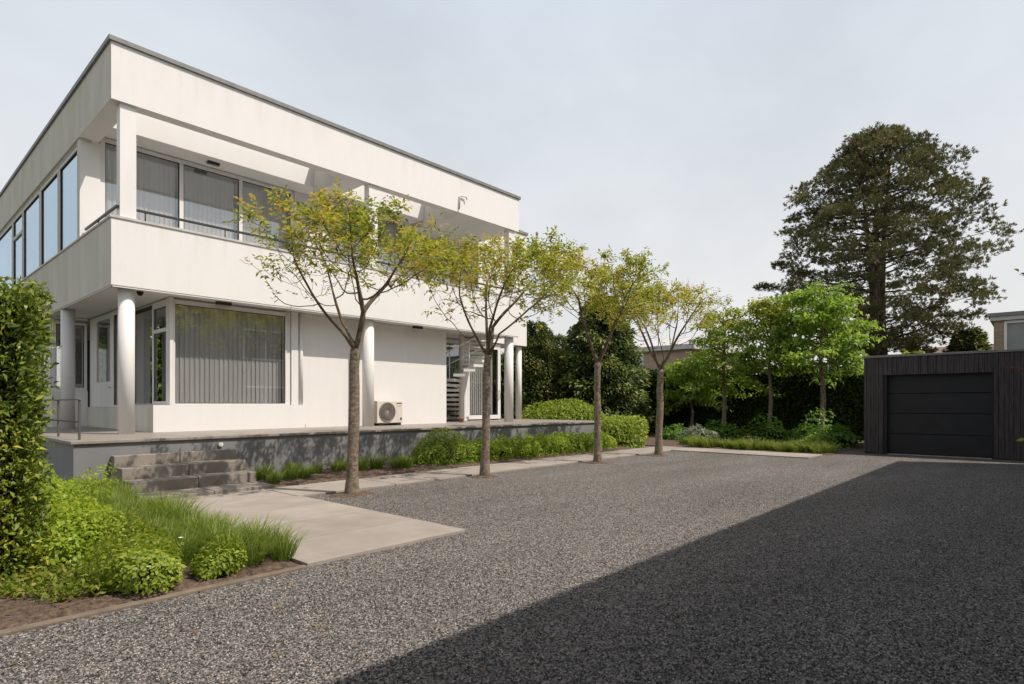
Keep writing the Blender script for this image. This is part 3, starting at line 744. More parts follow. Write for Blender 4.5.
# ================================================================== GARAGE
G0 = (21.35, 4.22, 0)
gar = empty('garage', G0, 0, 'low black timber-clad garage with a dark sectional door', 'garage')
b = MB(G0); b.box(21.40, 27, 3.62, 4.19, -.05, 3.0); b.box(21.40, 27, -3.5, 1.05, -.05, 3.0); b.box(21.40, 27, 1.05, 3.62, 2.47, 3.0); b.box(22.5, 27, 1.05, 3.62, -.05, 2.47)
b.build('wall', M['rubber'], gar)
rng = random.Random(8)
b = MB(G0)
y = 4.22
while y > -3.5:
    w_ = rng.choice((.055, .075, .095, .12, .14)); z0 = 2.45 if (y - w_ < 3.6 and y > 1.07) else .02
    d = rng.choice((0, .006, .014, .022))
    b.box(21.372 - d, 21.398, y - w_ + .007, y, z0, 3.0); y -= w_
x = 21.40
while x < 27:
    w_ = rng.choice((.055, .095, .12)); d = rng.choice((0, .008, .018)); b.box(x, x + w_ - .007, 4.192, 4.205 + d, .02, 3.0); x += w_
b.build('cladding', M['char'], gar, 0.003)
b = MB(G0); b.box(21.32, 27.05, -3.55, 4.26, 3.0, 3.065); b.build('roof', M['coping'], gar, 0.005)
b = MB(G0)
zz = [.03, .64, 1.27, 1.88, 2.465]
for i in range(4): b.box(21.58, 21.62, 1.055, 3.615, zz[i] + .006, zz[i + 1] - .006)
gd = b.build('door', M['door_black'], gar, 0.008)
b = MB(G0); b.box(21.40, 21.6, 3.60, 3.617, 0, 2.46); b.box(21.40, 21.6, 1.053, 1.07, 0, 2.46); b.box(21.40, 21.6, 1.07, 3.60, 2.445, 2.46); b.build('door_frame', M['door_black'], gar)
b = MB(G0); b.box(21.45, 21.6, 1.08, 3.6, .0, .02); b.build('threshold', M['steel'], gar)

# neighbour's flat-roofed brick building whose shadow lies across the yard
N0 = (4, -1.4, 0)
nb = empty('neighbour_house', N0, 0, 'two-storey pale brick house beside the yard whose shadow crosses the gravel', 'house')
b = MB(N0); b.box(-16, 21.0, -9, -1.4, -.05, 6.6); b.build('wall', M['brick_pale'], nb)
b = MB(N0); b.box(-16.05, 21.05, -9.05, -1.37, 6.6, 6.7); b.build('coping', M['coping'], nb)
for x in (-6, 0.5, 7, 13.5):
    for z in (0.9, 3.9):
        b = MB(N0); b.box(x, x + 2.4, -1.398, -1.36, z, z + 1.6); w_ = b.build('window', M['white'], nb)
        b = MB(N0); b.box(x + .08, x + 1.16, -1.358, -1.35, z + .08, z + 1.52); b.box(x + 1.24, x + 2.32, -1.358, -1.35, z + .08, z + 1.52); b.build('pane', M['dark_glass'], w_)

# ================================================================== TREES
def grow(rng, trunk_pts, limbs, att, step=0.115, infl=1.0, kill=0.16, iters=110, maxn=4500):
    """space colonisation: returns node positions and parents"""
    pos = [np.array(p, float) for p in trunk_pts]; par = [-1] + list(range(len(trunk_pts) - 1))
    top = len(pos) - 1
    for lb in limbs:
        p = top
        for q in lb:
            pos.append(np.array(q, float)); par.append(p); p = len(pos) - 1
    start = top
    pos = np.array(pos); par = list(par)
    att = att.copy()
    def dist_to(a, nodes, off):
        d = np.linalg.norm(a[:, None] - nodes[None], axis=2); i = d.argmin(1); return d[np.arange(len(a)), i], i + off
    nd, ni = dist_to(att, pos[start:], start)
    for it in range(iters):
        if len(att) == 0 or len(pos) > maxn: break
        lim = infl if it > 6 else 9.0
        act = nd < lim
        if not act.any(): break
        dirs = unit(att[act] - pos[ni[act]]); nid = ni[act]
        uniq, inv = np.unique(nid, return_inverse=True)
        acc = np.zeros((len(uniq), 3)); np.add.at(acc, inv, dirs)
        acc = unit(acc + rng.normal(size=acc.shape) * 0.18)
        newp = pos[uniq] + acc * step
        dn = np.linalg.norm(newp[:, None] - pos[None, max(0, len(pos) - 1500):], axis=2).min(1)
        ok = dn > step * 0.3
        if not ok.any(): break
        off = len(pos); pos = np.vstack([pos, newp[ok]]); par += list(uniq[ok])
        d2, i2 = dist_to(att, newp[ok], off)
        m = d2 < nd; nd[m] = d2[m]; ni[m] = i2[m]
        keep = nd > kill; att, nd, ni = att[keep], nd[keep], ni[keep]
    return pos, np.array(par)

def branch_radii(pos, par, r0, tip=0.0035, p=2.05):
    n = len(pos); w = np.zeros(n); sz = np.ones(n)
    ch = [[] for _ in range(n)]
    for i in range(n - 1, 0, -1):
        if w[i] == 0: w[i] = tip ** p
        w[par[i]] += w[i]; sz[par[i]] += sz[i]; ch[par[i]].append(i)
    r = w ** (1 / p); r[0] = max(r[0], 1e-4)
    s = r0 / r[0]
    r = np.where(r > tip * 3, r * (1 + (s - 1) * np.clip((r - tip * 3) / (r[0] - tip * 3 + 1e-9), 0, 1)), r)
    return r, ch, sz

def branch_mesh(mb, pos, ch, r, start=0, sides=(10, 6, 4, 3)):
    stack = [(None, start)]
    while stack:
        prev, i = stack.pop()
        pts = []; rad = []
        if prev is not None: pts.append(pos[prev]); rad.append(min(r[prev], r[i] * 1.15))
        while True:
            pts.append(pos[i]); rad.append(r[i])
            if not ch[i]: break
            k = sorted(ch[i], key=lambda q: -r[q])
            for q in k[1:]: stack.append((i, q))
            i = k[0]
        if len(pts) < 2: continue
        rm = max(rad); n = sides[0] if rm > .05 else sides[1] if rm > .018 else sides[2] if rm > .008 else sides[3]
        mb.tube(pts, rad, n, cap=False)

def vase_tree(name, x, y, seed, height, rad, fork, tr, nleaf, size, lm, label, group, clumps=26, lean=(0, 0), dens_top=1.0, natt=1000, low=0.35, nl=4, cx=(0, 0), extra=None):
    rng = np.random.default_rng(seed)
    t = empty(name, (x, y, 0), 0, label, 'tree', group)
    nt_ = 9
    trunk = []
    wob = rng.normal(size=(nt_, 2)) * 0.012
    for k in range(nt_):
        f = k / (nt_ - 1); trunk.append((lean[0] * f + wob[k, 0] * f, lean[1] * f + wob[k, 1] * f, -0.04 + (fork + .04) * f))
    top = np.array(trunk[-1])
    # attraction points: clumps inside a flat-topped vase
    cen = []
    while len(cen) < clumps:
        a = rng.uniform(0, 2 * math.pi); q = math.sqrt(rng.random()); zz = fork + .55 + low * q * 1.6 + rng.random() ** .7 * (height - fork - .55 - low * q * 1.6 - .35 * q * q)
        cen.append((top[0] + cx[0] + q * rad * math.cos(a), top[1] + cx[1] + q * rad * .85 * math.sin(a), zz))
    if extra: cen += [tuple(np.array(e) - np.array((x, y, 0))) for e in extra]
    cen = np.array(cen); wgt = rng.uniform(.4, 1.6, len(cen))
    if extra: wgt[-len(extra):] = 2.2
    wgt /= wgt.sum()
    idx = rng.choice(len(cen), natt, p=wgt)
    att = cen[idx] + rng.normal(size=(natt, 3)) * np.array([.34, .34, .22])
    att = att[att[:, 2] < height + .1]; att = att[att[:, 2] > fork + .3]
    limbs = []
    for k in range(nl):
        a = 2 * math.pi * (k + rng.uniform(-.25, .25)) / nl; el = R(rng.uniform(38, 66)); L = []
        p = top.copy() + np.array([0, 0, -.06 * (k % 3)]) * 0
        for s in range(rng.integers(3, 6)):
            el += R(rng.uniform(-6, 9)); a += rng.uniform(-.22, .22)
            p = p + 0.13 * np.array([math.cos(a) * math.cos(el), math.sin(a) * math.cos(el), math.sin(el)]); L.append(p.copy())
        limbs.append(L)
    pos, par = grow(rng, trunk, limbs, att)
    r, ch, sz = branch_radii(pos, par, tr)
    # trunk flare
    mb = MB(); pts = [pos[i] for i in range(nt_)]
    rr = [tr * (1.5 if i == 0 else 1.2 if i == 1 else 1.12 - .022 * i) * (1 + rng.uniform(-.035, .035)) for i in range(nt_)]
    dense = []; dr_ = []
    for i in range(nt_ - 1):
        for f in (0, .34, .67): dense.append(pts[i] * (1 - f) + pts[i + 1] * f); dr_.append((rr[i] * (1 - f) + rr[i + 1] * f) * (1 + rng.uniform(-.02, .02)))
    dense.append(pts[-1]); dr_.append(rr[-1] * .95)
    mb.tube(dense, dr_, 14); mb.build('trunk', M['bark'], t)
    mb = MB()
    for q in ch[nt_ - 1]:
        r[q] = min(max(r[q], tr * .5), tr * .7)
        sub = [(nt_ - 1, q)]
        branch_mesh_from(mb, pos, ch, r, sub)
    mb.build('branches', M['twig'], t)
    # leaves on the thin ends, thinner low down
    cand = np.where((sz <= 5) & (np.arange(len(pos)) > nt_ + nl * 5))[0]
    zrel = np.clip((pos[cand, 2] - (fork + .5)) / (height - fork - .5), 0, 1)
    ck = np.linalg.norm(pos[cand][:, None] - cen[None], axis=2); cw = (wgt * len(cen))[ck.argmin(1)]
    pr_ = (0.05 + zrel ** 2.1 * dens_top) * (0.15 + cw ** 1.4); pr_ /= pr_.sum()
    nsp = nleaf // 5
    pick = rng.choice(cand, nsp, p=pr_)
    out = unit(pos[pick] - np.array([top[0], top[1], fork])[None])
    sd = unit(out * .6 + rng.normal(size=(nsp, 3)) * .7 + np.array([0, 0, .1]))     # each spray is a short shoot with five leaves
    C0 = pos[pick] + rng.normal(size=(nsp, 3)) * np.array([.05, .05, .04])
    P = np.repeat(C0, 5, 0) + np.repeat(sd, 5, 0) * np.tile(np.linspace(0, .15, 5), nsp)[:, None]
    nleaf = nsp * 5; alt = np.tile(np.array([1, -1, 1, -1, 0]), nsp)[:, None]
    lat_ = unit(np.cross(np.repeat(sd, 5, 0), np.array([0, 0, 1.0])))
    D = unit(np.repeat(sd, 5, 0) * .7 + lat_ * alt * .9 + rng.normal(size=(nleaf, 3)) * .25 + np.array([0, 0, -.2]))
    Nn = unit(rng.normal(size=(nleaf, 3)) * .45 + np.array([0, 0, 1.0]))
    L = size * rng.uniform(.6, 1.2, nleaf)
    V = leaf_quads(P, D, Nn, L, L * .46, rng)
    crn = rng.uniform(-.18, .18, len(cen))[np.linalg.norm(P[:, None] - cen[None], axis=2).argmin(1)]
    rn = .50 + crn + .23 * rng.normal(size=nleaf)
    quads_obj('crown', V, rn, lm, t)
    return t

def branch_mesh_from(mb, pos, ch, r, stack, sides=(10, 7, 4, 3)):
    stack = list(stack)
    while stack:
        prev, i = stack.pop()
        pts = [pos[prev]]; rad = [min(r[prev], r[i] * 1.12)]
        while True:
            pts.append(pos[i]); rad.append(r[i])
            if not ch[i]: break
            k = sorted(ch[i], key=lambda q: -r[q])
            for q in k[1:]: stack.append((i, q))
            i = k[0]
        rm = max(rad); n = sides[0] if rm > .05 else sides[1] if rm > .018 else sides[2] if rm > .008 else sides[3]
        mb.tube(pts, rad, n, cap=False)

T1C = [(4.68, 8.33, 4.34), (5.29, 8.88, 4.7), (4.62, 8.57, 4.12), (5.48, 8.99, 4.51), (5.18, 9.03, 4.11), (5.67, 8.02, 4.35), (5.82, 7.92, 4.1), (6.21, 9.41, 4.4), (6.71, 8.37, 4.43), (7.01, 8.32, 4.09), (7.86, 9.3, 4.67), (7.69, 8.75, 4.47), (7.18, 9.41, 4.19), (5.24, 8.17, 3.58), (4.85, 8.76, 3.75), (4.9, 9.05, 3.5), (4.8, 8.9, 3.9)]
row = 'row of ornamental trees along the gravel'
vase_tree('ornamental_tree', 5.69, 8.8, 11, 4.7, 1.35, 2.5, .090, 7800, .092, M['leaf_row'], 'vase-shaped olive-leaved tree growing at the corner of the pale paving, first of the row', row, clumps=10, lean=(.06, 0), extra=T1C)
vase_tree('ornamental_tree', 8.97, 8.85, 12, 5.0, 1.7, 2.6, .082, 8000, .092, M['leaf_row'], 'slim vase-shaped tree second in the row, in front of the spiral staircase', row, lean=(.11, 0), nl=5)
vase_tree('ornamental_tree', 13.12, 8.75, 13, 5.2, 1.65, 2.65, .088, 8600, .098, M['leaf_row'], 'vase-shaped tree third in the row, beside the right end of the terrace', row, lean=(.05, .05), nl=4)
vase_tree('ornamental_tree', 16.15, 8.6, 14, 5.05, 1.9, 2.6, .095, 7600, .098, M['leaf_row'], 'wide bare-limbed vase-shaped tree fourth in the row, where the path turns', row, lean=(.15, .0), nl=6)
for (x, y, q) in ((5.69, 8.8, .42), (8.97, 8.85, .34), (13.12, 8.75, .36), (16.15, 8.6, .4)):
    rr = random.Random(int(x * 100)); mb = MB(); vs = [(x, y, .05)]; nn = 18
    for ring, zz in ((.45, .035), (.8, .018), (1.0, -.01)):
        for k in range(nn):
            a = 2 * math.pi * k / nn; r_ = q * ring * rr.uniform(.82, 1.15); vs.append((x + r_ * math.cos(a), y + r_ * .8 * math.sin(a), zz + rr.uniform(-.004, .008)))
    fs = [(0, 1 + k, 1 + (k + 1) % nn) for k in range(nn)] + [(1 + q_ * nn + k, 1 + (q_ + 1) * nn + k, 1 + (q_ + 1) * nn + (k + 1) % nn, 1 + q_ * nn + (k + 1) % nn) for q_ in range(2) for k in range(nn)]
    mb.add(vs, fs, True); tag(mb.build('soil_bed', M['soil']), kind='structure')
grb = 'fresh green trees before the dark hedge'
def layered_tree(name, x, y, seed, h, rad, zlow, tr, nleaf, size, lm, label, group, topm=None, toplvl=.0):
    """straight stem right through a crown of spreading, slightly drooping boughs"""
    rng = np.random.default_rng(seed)
    t = empty(name, (x, y, 0), 0, label, 'tree', group)
    mb = MB(); st_ = [np.array([.05 * math.sin(k * .9 + seed), .05 * math.cos(k * 1.1), -.03 + (h - .5) * k / 10]) for k in range(11)]
    mb.tube(st_, [tr * (1.25 if k == 0 else 1 - .085 * k) for k in range(11)], 10); mb.build('trunk', M['bark'], t)
    mb = MB(); C_ = []; W_ = []
    nb_ = 34
    for k in range(nb_):
        f = (k + rng.random()) / nb_; z = zlow + .15 + (h - .7 - zlow) * f
        a = k * 2.39996 + rng.uniform(-.4, .4)
        ln = rad * (1 - .62 * f ** 1.8) * rng.uniform(.65, 1.08)
        up = rng.uniform(.05, .4) + .5 * f
        d = np.array([math.cos(a), math.sin(a), 0]); pts = []
        for s_ in range(6):
            q = s_ / 5; pts.append(np.array([0, 0, z]) + d * ln * q + np.array([0, 0, ln * (up * q - (.45 - .2 * f) * q * q)]) + rng.normal(size=3) * .03)
        mb.tube(pts, [max(.032 * (1 - s_ / 5.4), .005) for s_ in range(6)], 5, cap=False)
        for m_ in range(int(5 + ln * 5)):
            q = rng.uniform(.25, 1.05); i2 = min(int(q * 5), 4); c = pts[i2] + (pts[i2 + 1] - pts[i2]) * (q * 5 - i2)
            sd = np.array([-d[1], d[0], 0]) * rng.normal() * .30 * ln ** .5
            e = c + sd + d * rng.uniform(0, .2) + np.array([0, 0, rng.uniform(-.12, .08)])
            mb.tube([c, e], [.006, .003], 3, cap=False)
            C_.append(e); W_.append(rng.uniform(.3, 1.4))
    mb.build('branches', M['twig'], t)
    C_ = np.array(C_); W_ = np.array(W_) / np.sum(W_)
    idx = rng.choice(len(C_), nleaf, p=W_)
    P = C_[idx] + rng.normal(size=(nleaf, 3)) * np.array([.17, .17, .075])
    out = P * np.array([1, 1, 0]); D = unit(unit(out) * .5 + rng.normal(size=(nleaf, 3)) * .6 + np.array([0, 0, -.2]))
    Nn = unit(rng.normal(size=(nleaf, 3)) * .45 + np.array([0, 0, 1.0]))
    L = size * rng.uniform(.6, 1.25, nleaf); V = leaf_quads(P, D, Nn, L, L * .55, rng)
    rn = .45 + rng.uniform(-.22, .22, len(C_))[idx] + .2 * rng.normal(size=nleaf)
    if topm:
        hi = (P[:, 2] + .5 * np.sin(P[:, 0] * 3) > toplvl) & (rng.random(nleaf) < .8)
        quads_obj('crown', V[~hi], rn[~hi], lm, t); quads_obj('crown_top', V[hi], rn[hi], topm, t)
    else: quads_obj('crown', V, rn, lm, t)
    return t
layered_tree('garden_tree', 26.8, 10.95, 21, 6.1, 1.9, 2.2, .12, 6200, .17, M['leaf_back'], 'green tree before the dark hedge, leftmost of three, with low drooping boughs', grb, M['leaf_back_top'], 4.6)
layered_tree('garden_tree', 26.8, 8.9, 22, 6.4, 1.55, 2.9, .11, 6000, .17, M['leaf_back'], 'rusty-topped green tree before the dark hedge, between two greener ones', grb, M['leaf_back_top'], 4.7)
layered_tree('garden_tree', 26.8, 6.82, 23, 6.6, 2.15, 2.85, .14, 9000, .19, M['leaf_back'], 'broad bright green tree before the dark hedge next to the garage', grb)
layered_tree('garden_tree', 28.2, 13.2, 24, 4.1, 2.0, 1.4, .10, 5200, .19, M['leaf_back'], 'low spreading green tree hiding the wall of the brown brick house', grb)

def pine(x, y, seed):
    rng = np.random.default_rng(seed)
    t = empty('pine_tree', (x, y, 0), 0, 'tall broad dark pine with forked trunks rising behind the garage', 'tree')
    leaders = [((-.15, .15), (-.6, .5), 13.8, .36), ((.35, -.25), (.8, -.4), 15.4, .32), ((.05, .0), (.1, .3), 16.0, .3)]
    mb = MB(); paths = []
    for (bx, by), (tx, ty), hz, r0 in leaders:
        pts = []
        for k in range(15):
            f = k / 14; pts.append(np.array([bx + (tx - bx) * f + .22 * math.sin(f * 5 + bx * 9), by + (ty - by) * f + .2 * math.cos(f * 4 + by * 9), hz * f]))
        mb.tube(pts, [r0 * (1 - .93 * k / 14) + .02 for k in range(15)], 10); paths.append((pts, hz))
    mb.build('trunk', M['pine_bark'], t)
    prof_z = [4.2, 5.2, 6.2, 7.4, 8.8, 10.4, 12.0, 13.6, 14.9, 15.9, 16.7]
    prof_r = [2.4, 3.6, 4.7, 5.4, 5.5, 5.1, 4.6, 3.9, 3.0, 1.8, .5]
    mb = MB(); TP = []; TD = []; TS = []; boughs = []
    k = 0
    for frac, cnt in ((.92, 265), (.66, 165), (.40, 55)):
        for q in range(cnt):
            z = 4.3 + (16.5 - 4.3) * ((q + rng.random()) / cnt) ** .92
            a = q * 2.39996 + frac * 7 + rng.uniform(-.3, .3)
            env = np.interp(z, prof_z, prof_r) * (.98 + .14 * math.sin(a * 3 + z * 1.1) + .13 * math.sin(a * 5 - z * 2.3) + rng.uniform(-.10, .08))
            boughs.append((z, a, env * frac * rng.uniform(.9, 1.06), frac))
    for (z, a, rr_, frac) in boughs:
        e = np.array([.15 + rr_ * math.cos(a), rr_ * math.sin(a), z])
        pts, hz = paths[rng.integers(3)]
        zs = min(max(z - rr_ * rng.uniform(.12, .4), 3.2), hz - .4)      # boughs leave the stem lower than they end
        f = zs / hz * 14; i = min(int(f), 13); p0 = pts[i] * (1 - (f - i)) + pts[i + 1] * (f - i)
        if frac > .6 and rng.random() < .4:
            m1 = p0 + (e - p0) * .55 + np.array([0, 0, -.1 * rr_ * .5]) + rng.normal(size=3) * .15
            mb.tube([p0, m1, e], [.03 + .008 * rr_, .025, .012], 4, cap=False)
        rc = rng.uniform(.45, .9) * (.8 if z > 15 else 1)
        tone = rng.uniform(-.2, .2)
        for m_ in range(rng.integers(30, 46)):
            o_ = unit(rng.normal(size=(1, 3)))[0] * rng.random() ** .45
            o_ = o_ * np.array([rc, rc, rc * .48])
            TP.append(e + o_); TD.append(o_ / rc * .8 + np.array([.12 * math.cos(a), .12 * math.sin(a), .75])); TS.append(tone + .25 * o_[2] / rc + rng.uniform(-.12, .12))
    mb.build('branches', M['pine_bark'], t)
    TP = np.array(TP); TD = unit(np.array(TD)); TS = np.array(TS); n = len(TP); per = 13
    P = np.repeat(TP, per, 0) + rng.normal(size=(n * per, 3)) * .03; D = unit(np.repeat(TD, per, 0) + unit(rng.normal(size=(n * per, 3))) * .7)
    L = rng.uniform(.12, .22, n * per)
    V = leaf_quads(P, D, rand_dirs(n * per, rng), L, L * .22, rng, .02)
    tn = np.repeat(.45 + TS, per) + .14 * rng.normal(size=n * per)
    cl_ = np.sin(TP[:, 0] * 1.9 + 1) * np.sin(TP[:, 1] * 2.1) * np.sin(TP[:, 2] * 1.7 + .6)
    dead = np.repeat((rng.random(n) < .005) | ((TP[:, 2] > 13.5) & (cl_ > .5) & (rng.random(n) < .5)), per)
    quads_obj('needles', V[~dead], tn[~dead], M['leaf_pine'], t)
    quads_obj('dead_needles', V[dead], rng.random(dead.sum()), M['leaf_rust'], t)
    return t
pine(37.95, 6.85, 5)

def conifer(name, x, y, h, rb, n, size, m, label, seed, z0=0.3, taper=1.0, droop=.25, cat='tree'):
    """dense evergreen of overlapping sprays on tiers of boughs"""
    rng = np.random.default_rng(seed)
    t = empty(name, (x, y, 0), 0, label, cat)
    mb = MB(); mb.tube([(0, 0, -.05), (0.03, 0, h * .5), (0, 0, h * .96)], [.16, .1, .02], 8); mb.build('trunk', M['pine_bark'], t)
    u = rng.random(n) ** .8; z = z0 + (h - z0) * u
    rad = rb * (1 - u ** 1.6 * .92) ** taper
    a = rng.uniform(0, 2 * math.pi, n)
    k1 = np.sin(a * 5 + z * 2.1 + seed) * .10 + np.sin(a * 9 - z * 4.3) * .07 + np.sin(z * 5.5 + a * 2) * .09
    rr = rad * (1 + k1) * (1 - .4 * rng.random(n) ** 2)
    P = np.stack([rr * np.cos(a), rr * np.sin(a), z + .05 * rng.normal(size=n)], 1)
    out = np.stack([np.cos(a), np.sin(a), np.zeros(n)], 1)
    D = unit(out + np.array([0, 0, -droop]) + rng.normal(size=(n, 3)) * .45)
    Nn = unit(out * .5 + np.array([0, 0, .8]) + rng.normal(size=(n, 3)) * .5)
    L = size * rng.uniform(.6, 1.4, n)
    V = leaf_quads(P, D, Nn, L, L * .5, rng, .05)
    rn = .4 + 1.6 * k1 + .17 * rng.normal(size=n)
    quads_obj('crown', V, rn, m, t)
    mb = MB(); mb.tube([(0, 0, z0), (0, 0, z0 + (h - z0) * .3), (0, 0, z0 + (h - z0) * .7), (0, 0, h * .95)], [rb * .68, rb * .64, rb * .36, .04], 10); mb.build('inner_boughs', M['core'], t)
    return t
conifer('spruce_tree', 25.2, 16.6, 6.9, 2.3, 20000, .2, M['leaf_conifer'], 'dark drooping conifer behind the third row tree, right of the terrace bush', 31, droop=.3, taper=.62)
conifer('holly_tree', 23.2, 19.4, 5.7, 2.0, 18000, .14, M['leaf_holly'], 'rounded dark holly tree with reddish shoots close to the white rear wing', 32, taper=.6, droop=.1)
conifer('evergreen_tree', 26.4, 20.6, 5.4, 1.8, 9000, .17, M['leaf_holly'], 'dark evergreen tree filling the gap between holly and drooping conifer', 37, taper=.55, droop=.15)
conifer('evergreen_shrub', 21.3, 19.6, 4.0, 1.3, 6000, .16, M['leaf_hedge'], 'dark evergreen bush between the two rear columns and the holly', 33, taper=.6, droop=.1, cat='shrub')
conifer('copper_shrub', 21.8, 21.5, 4.6, 1.1, 3000, .14, M['leaf_purple'], 'purple-leaved shrub seen between the garden door and the rear columns', 34, taper=.7, droop=.1, cat='shrub')
conifer('yew_tree', 40.0, 3.0, 5.6, 1.5, 5000, .25, M['leaf_holly'], 'dark green bushy tree between the pine and the buff brick house', 35, taper=.6, droop=.1)
conifer('yew_tree', 33.5, 4.6, 4.0, 1.2, 3000, .22, M['leaf_bush'], 'small bright green bush peeping over the garage roof', 36, taper=.6, droop=.1)

def hedge(name, x0, x1, y0, y1, h, n, size, m, label, seed, faces=('-x', '-y', '+x', 'top'), amp=.12, z0=0.0, tilt=.5, round_top=0.0, wr=.46):
    rng = np.random.default_rng(seed)
    cx, cy = (x0 + x1) / 2, (y0 + y1) / 2
    t = empty(name, (cx, cy, z0), 0, label, 'hedge')
    areas = {'-x': (y1 - y0) * h, '+x': (y1 - y0) * h, '-y': (x1 - x0) * h, '+y': (x1 - x0) * h, 'top': (x1 - x0) * (y1 - y0)}
    tot = sum(areas[f] for f in faces)
    Vs = []; Rn = []
    for f in faces:
        k = int(n * areas[f] / tot)
        u, v = rng.random(k), rng.random(k)
        if f in ('-x', '+x'):
            P = np.stack([np.full(k, x0 if f == '-x' else x1), y0 + (y1 - y0) * u, h * v], 1); nn = np.array([-1.0 if f == '-x' else 1, 0, 0])
        elif f in ('-y', '+y'):
            P = np.stack([x0 + (x1 - x0) * u, np.full(k, y0 if f == '-y' else y1), h * v], 1); nn = np.array([0, -1.0 if f == '-y' else 1, 0])
        else:
            P = np.stack([x0 + (x1 - x0) * u, y0 + (y1 - y0) * v, np.full(k, h)], 1); nn = np.array([0, 0, 1.0])
        q = P[:, 0] + P[:, 1]
        w = np.sin(q * 2.3 + P[:, 2] * 1.7 + seed) + np.sin(q * 5.1 - P[:, 2] * 3.9) * .6 + np.sin(q * 9.7 + P[:, 2] * 8.3 + 2) * .5
        P = P + nn * (w * amp * .5 - .16 * rng.random(k) ** 2 + .05 * rng.normal(size=k))[:, None]
        if round_top:
            e = np.minimum.reduce([P[:, 0] - x0, x1 - P[:, 0], P[:, 1] - y0, y1 - P[:, 1]])
            if f == 'top': P[:, 2] -= round_top * np.exp(-np.clip(e, 0, 9) / .18)
        Nn = unit(nn * .9 + rng.normal(size=(k, 3)) * .5 + np.array([0, 0, .45]))
        D = unit(nn * .45 + rng.normal(size=(k, 3)) * .6 + np.array([0, 0, tilt * .2]))
        L = size * rng.uniform(.6, 1.3, k)
        Vs.append(leaf_quads(P - np.array([cx, cy, 0]), D, Nn, L, L * wr, rng)); Rn.append(.38 + .11 * w + .2 * rng.normal(size=k))
    quads_obj('foliage', np.concatenate(Vs), np.concatenate(Rn), m, t)
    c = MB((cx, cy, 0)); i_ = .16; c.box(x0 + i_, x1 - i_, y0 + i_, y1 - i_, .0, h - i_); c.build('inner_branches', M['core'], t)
    return t
hedge('laurel_hedge', -1.6, 1.10, 6.45, 9.0, 2.60, 42000, .068, M['leaf_laurel'], 'tall clipped glossy laurel hedge at the near left', 41, faces=('-y', '+x', 'top'), amp=.09, round_top=.25, tilt=2.2, wr=.36)
hedge('boundary_hedge', 29.0, 30.4, 3.0, 15.6, 3.15, 24000, .15, M['leaf_hedge'], 'tall dark green boundary hedge behind the three garden trees', 42, faces=('-x', 'top'), amp=.14)
hedge('rear_hedge', 27.9, 28.9, 14.6, 27.0, 3.3, 16000, .15, M['leaf_hedge'], 'dark hedge closing the garden behind the terrace bush and conifer', 43, faces=('-x', 'top', '-y'), amp=.16)

# ================================================================== SHRUBS
shrub('dome_bush', 1.62, 5.6, .31, .31, .28, 3400, .042, M['leaf_bush'], 'rounded bright green bush with two white flowers beside the kerb', seed=51, z0=.05, lump_amp=.38, lumps=16, depth=.45, flowers=2)
shrub('dome_bush', 1.80, 6.2, .26, .24, .30, 3000, .042, M['leaf_bush'], 'smaller rounded green bush tucked behind the white-flowered one', seed=52, z0=.06, lump_amp=.38, lumps=16, depth=.45)
shrub('dome_bush', 2.16, 5.47, .21, .18, .17, 1500, .038, M['leaf_bush'], 'small low green bush between the kerb and the grass', seed=53, z0=.05, lump_amp=.38, lumps=16, depth=.45)
shrub('leafy_shrub', 1.24, 6.85, .30, .34, .28, 2300, .055, M['leaf_lime'], 'lime green leafy shrub against the foot of the laurel hedge', seed=54, z0=.06, lump_amp=.6, lumps=14, depth=.55)
shrub('leafy_shrub', 1.52, 7.8, .34, .5, .32, 3200, .055, M['leaf_lime'], 'spreading yellow-green shrub between laurel hedge and grass', seed=55, z0=.08, lump_amp=.6, lumps=14, depth=.55)
shrub('leafy_shrub', 1.68, 9.2, .36, .6, .40, 3400, .06, M['leaf_lime'], 'yellow-green shrub halfway from the hedge to the terrace corner', seed=56, z0=.08, lump_amp=.6, lumps=14, depth=.55)
shrub('leafy_shrub', 1.85, 10.7, .36, .6, .36, 2600, .06, M['leaf_lime'], 'yellow-green shrub just below the terrace corner', seed=57, z0=.08, lump_amp=.6, lumps=14, depth=.55)
shrub('laurel_bush', 10.0, 11.3, .98, .6, .66, 8000, .065, M['leaf_bush'], 'large rounded clipped green bush against the plinth behind the second row tree', seed=58, z0=.06)
shrub('laurel_bush', 18.45, 11.45, 1.05, .8, 1.08, 6000, .10, M['leaf_bush'], 'rounded green bush at the right end of the terrace plinth', seed=59, z0=.04)
shrub('laurel_bush', 21.0, 15.3, 1.7, 2.1, 1.85, 8000, .13, M['leaf_bush'], 'big rounded light green bush behind the far terrace edge', seed=60, z0=.0, lump_amp=.3)

# low planting along the plinth: one continuous ground-hugging hedge of many clumps
rng = np.random.default_rng(66)
t = empty('low_hedge', (13.9, 11.2, .05), 0, 'long low lime green hedge along the foot of the plinth', 'hedge')
Vs, Rs = [], []
for i, xx in enumerate(np.arange(10.75, 17.5, 0.34)):
    V, rn = blob_leaves(rng, 1300, (xx - 13.9, rng.uniform(-.1, .1)), .42, .52 + rng.uniform(-.08, .05), rng.uniform(.50, .58), .075, 6, .25)
    Vs.append(V); Rs.append(rn)
quads_obj('foliage', np.concatenate(Vs), np.concatenate(Rs), M['leaf_lime'], t)
c = MB(); c.box(-3.1, 3.4, -.28, .28, 0, .2); c.build('inner_stems', M['core'], t)

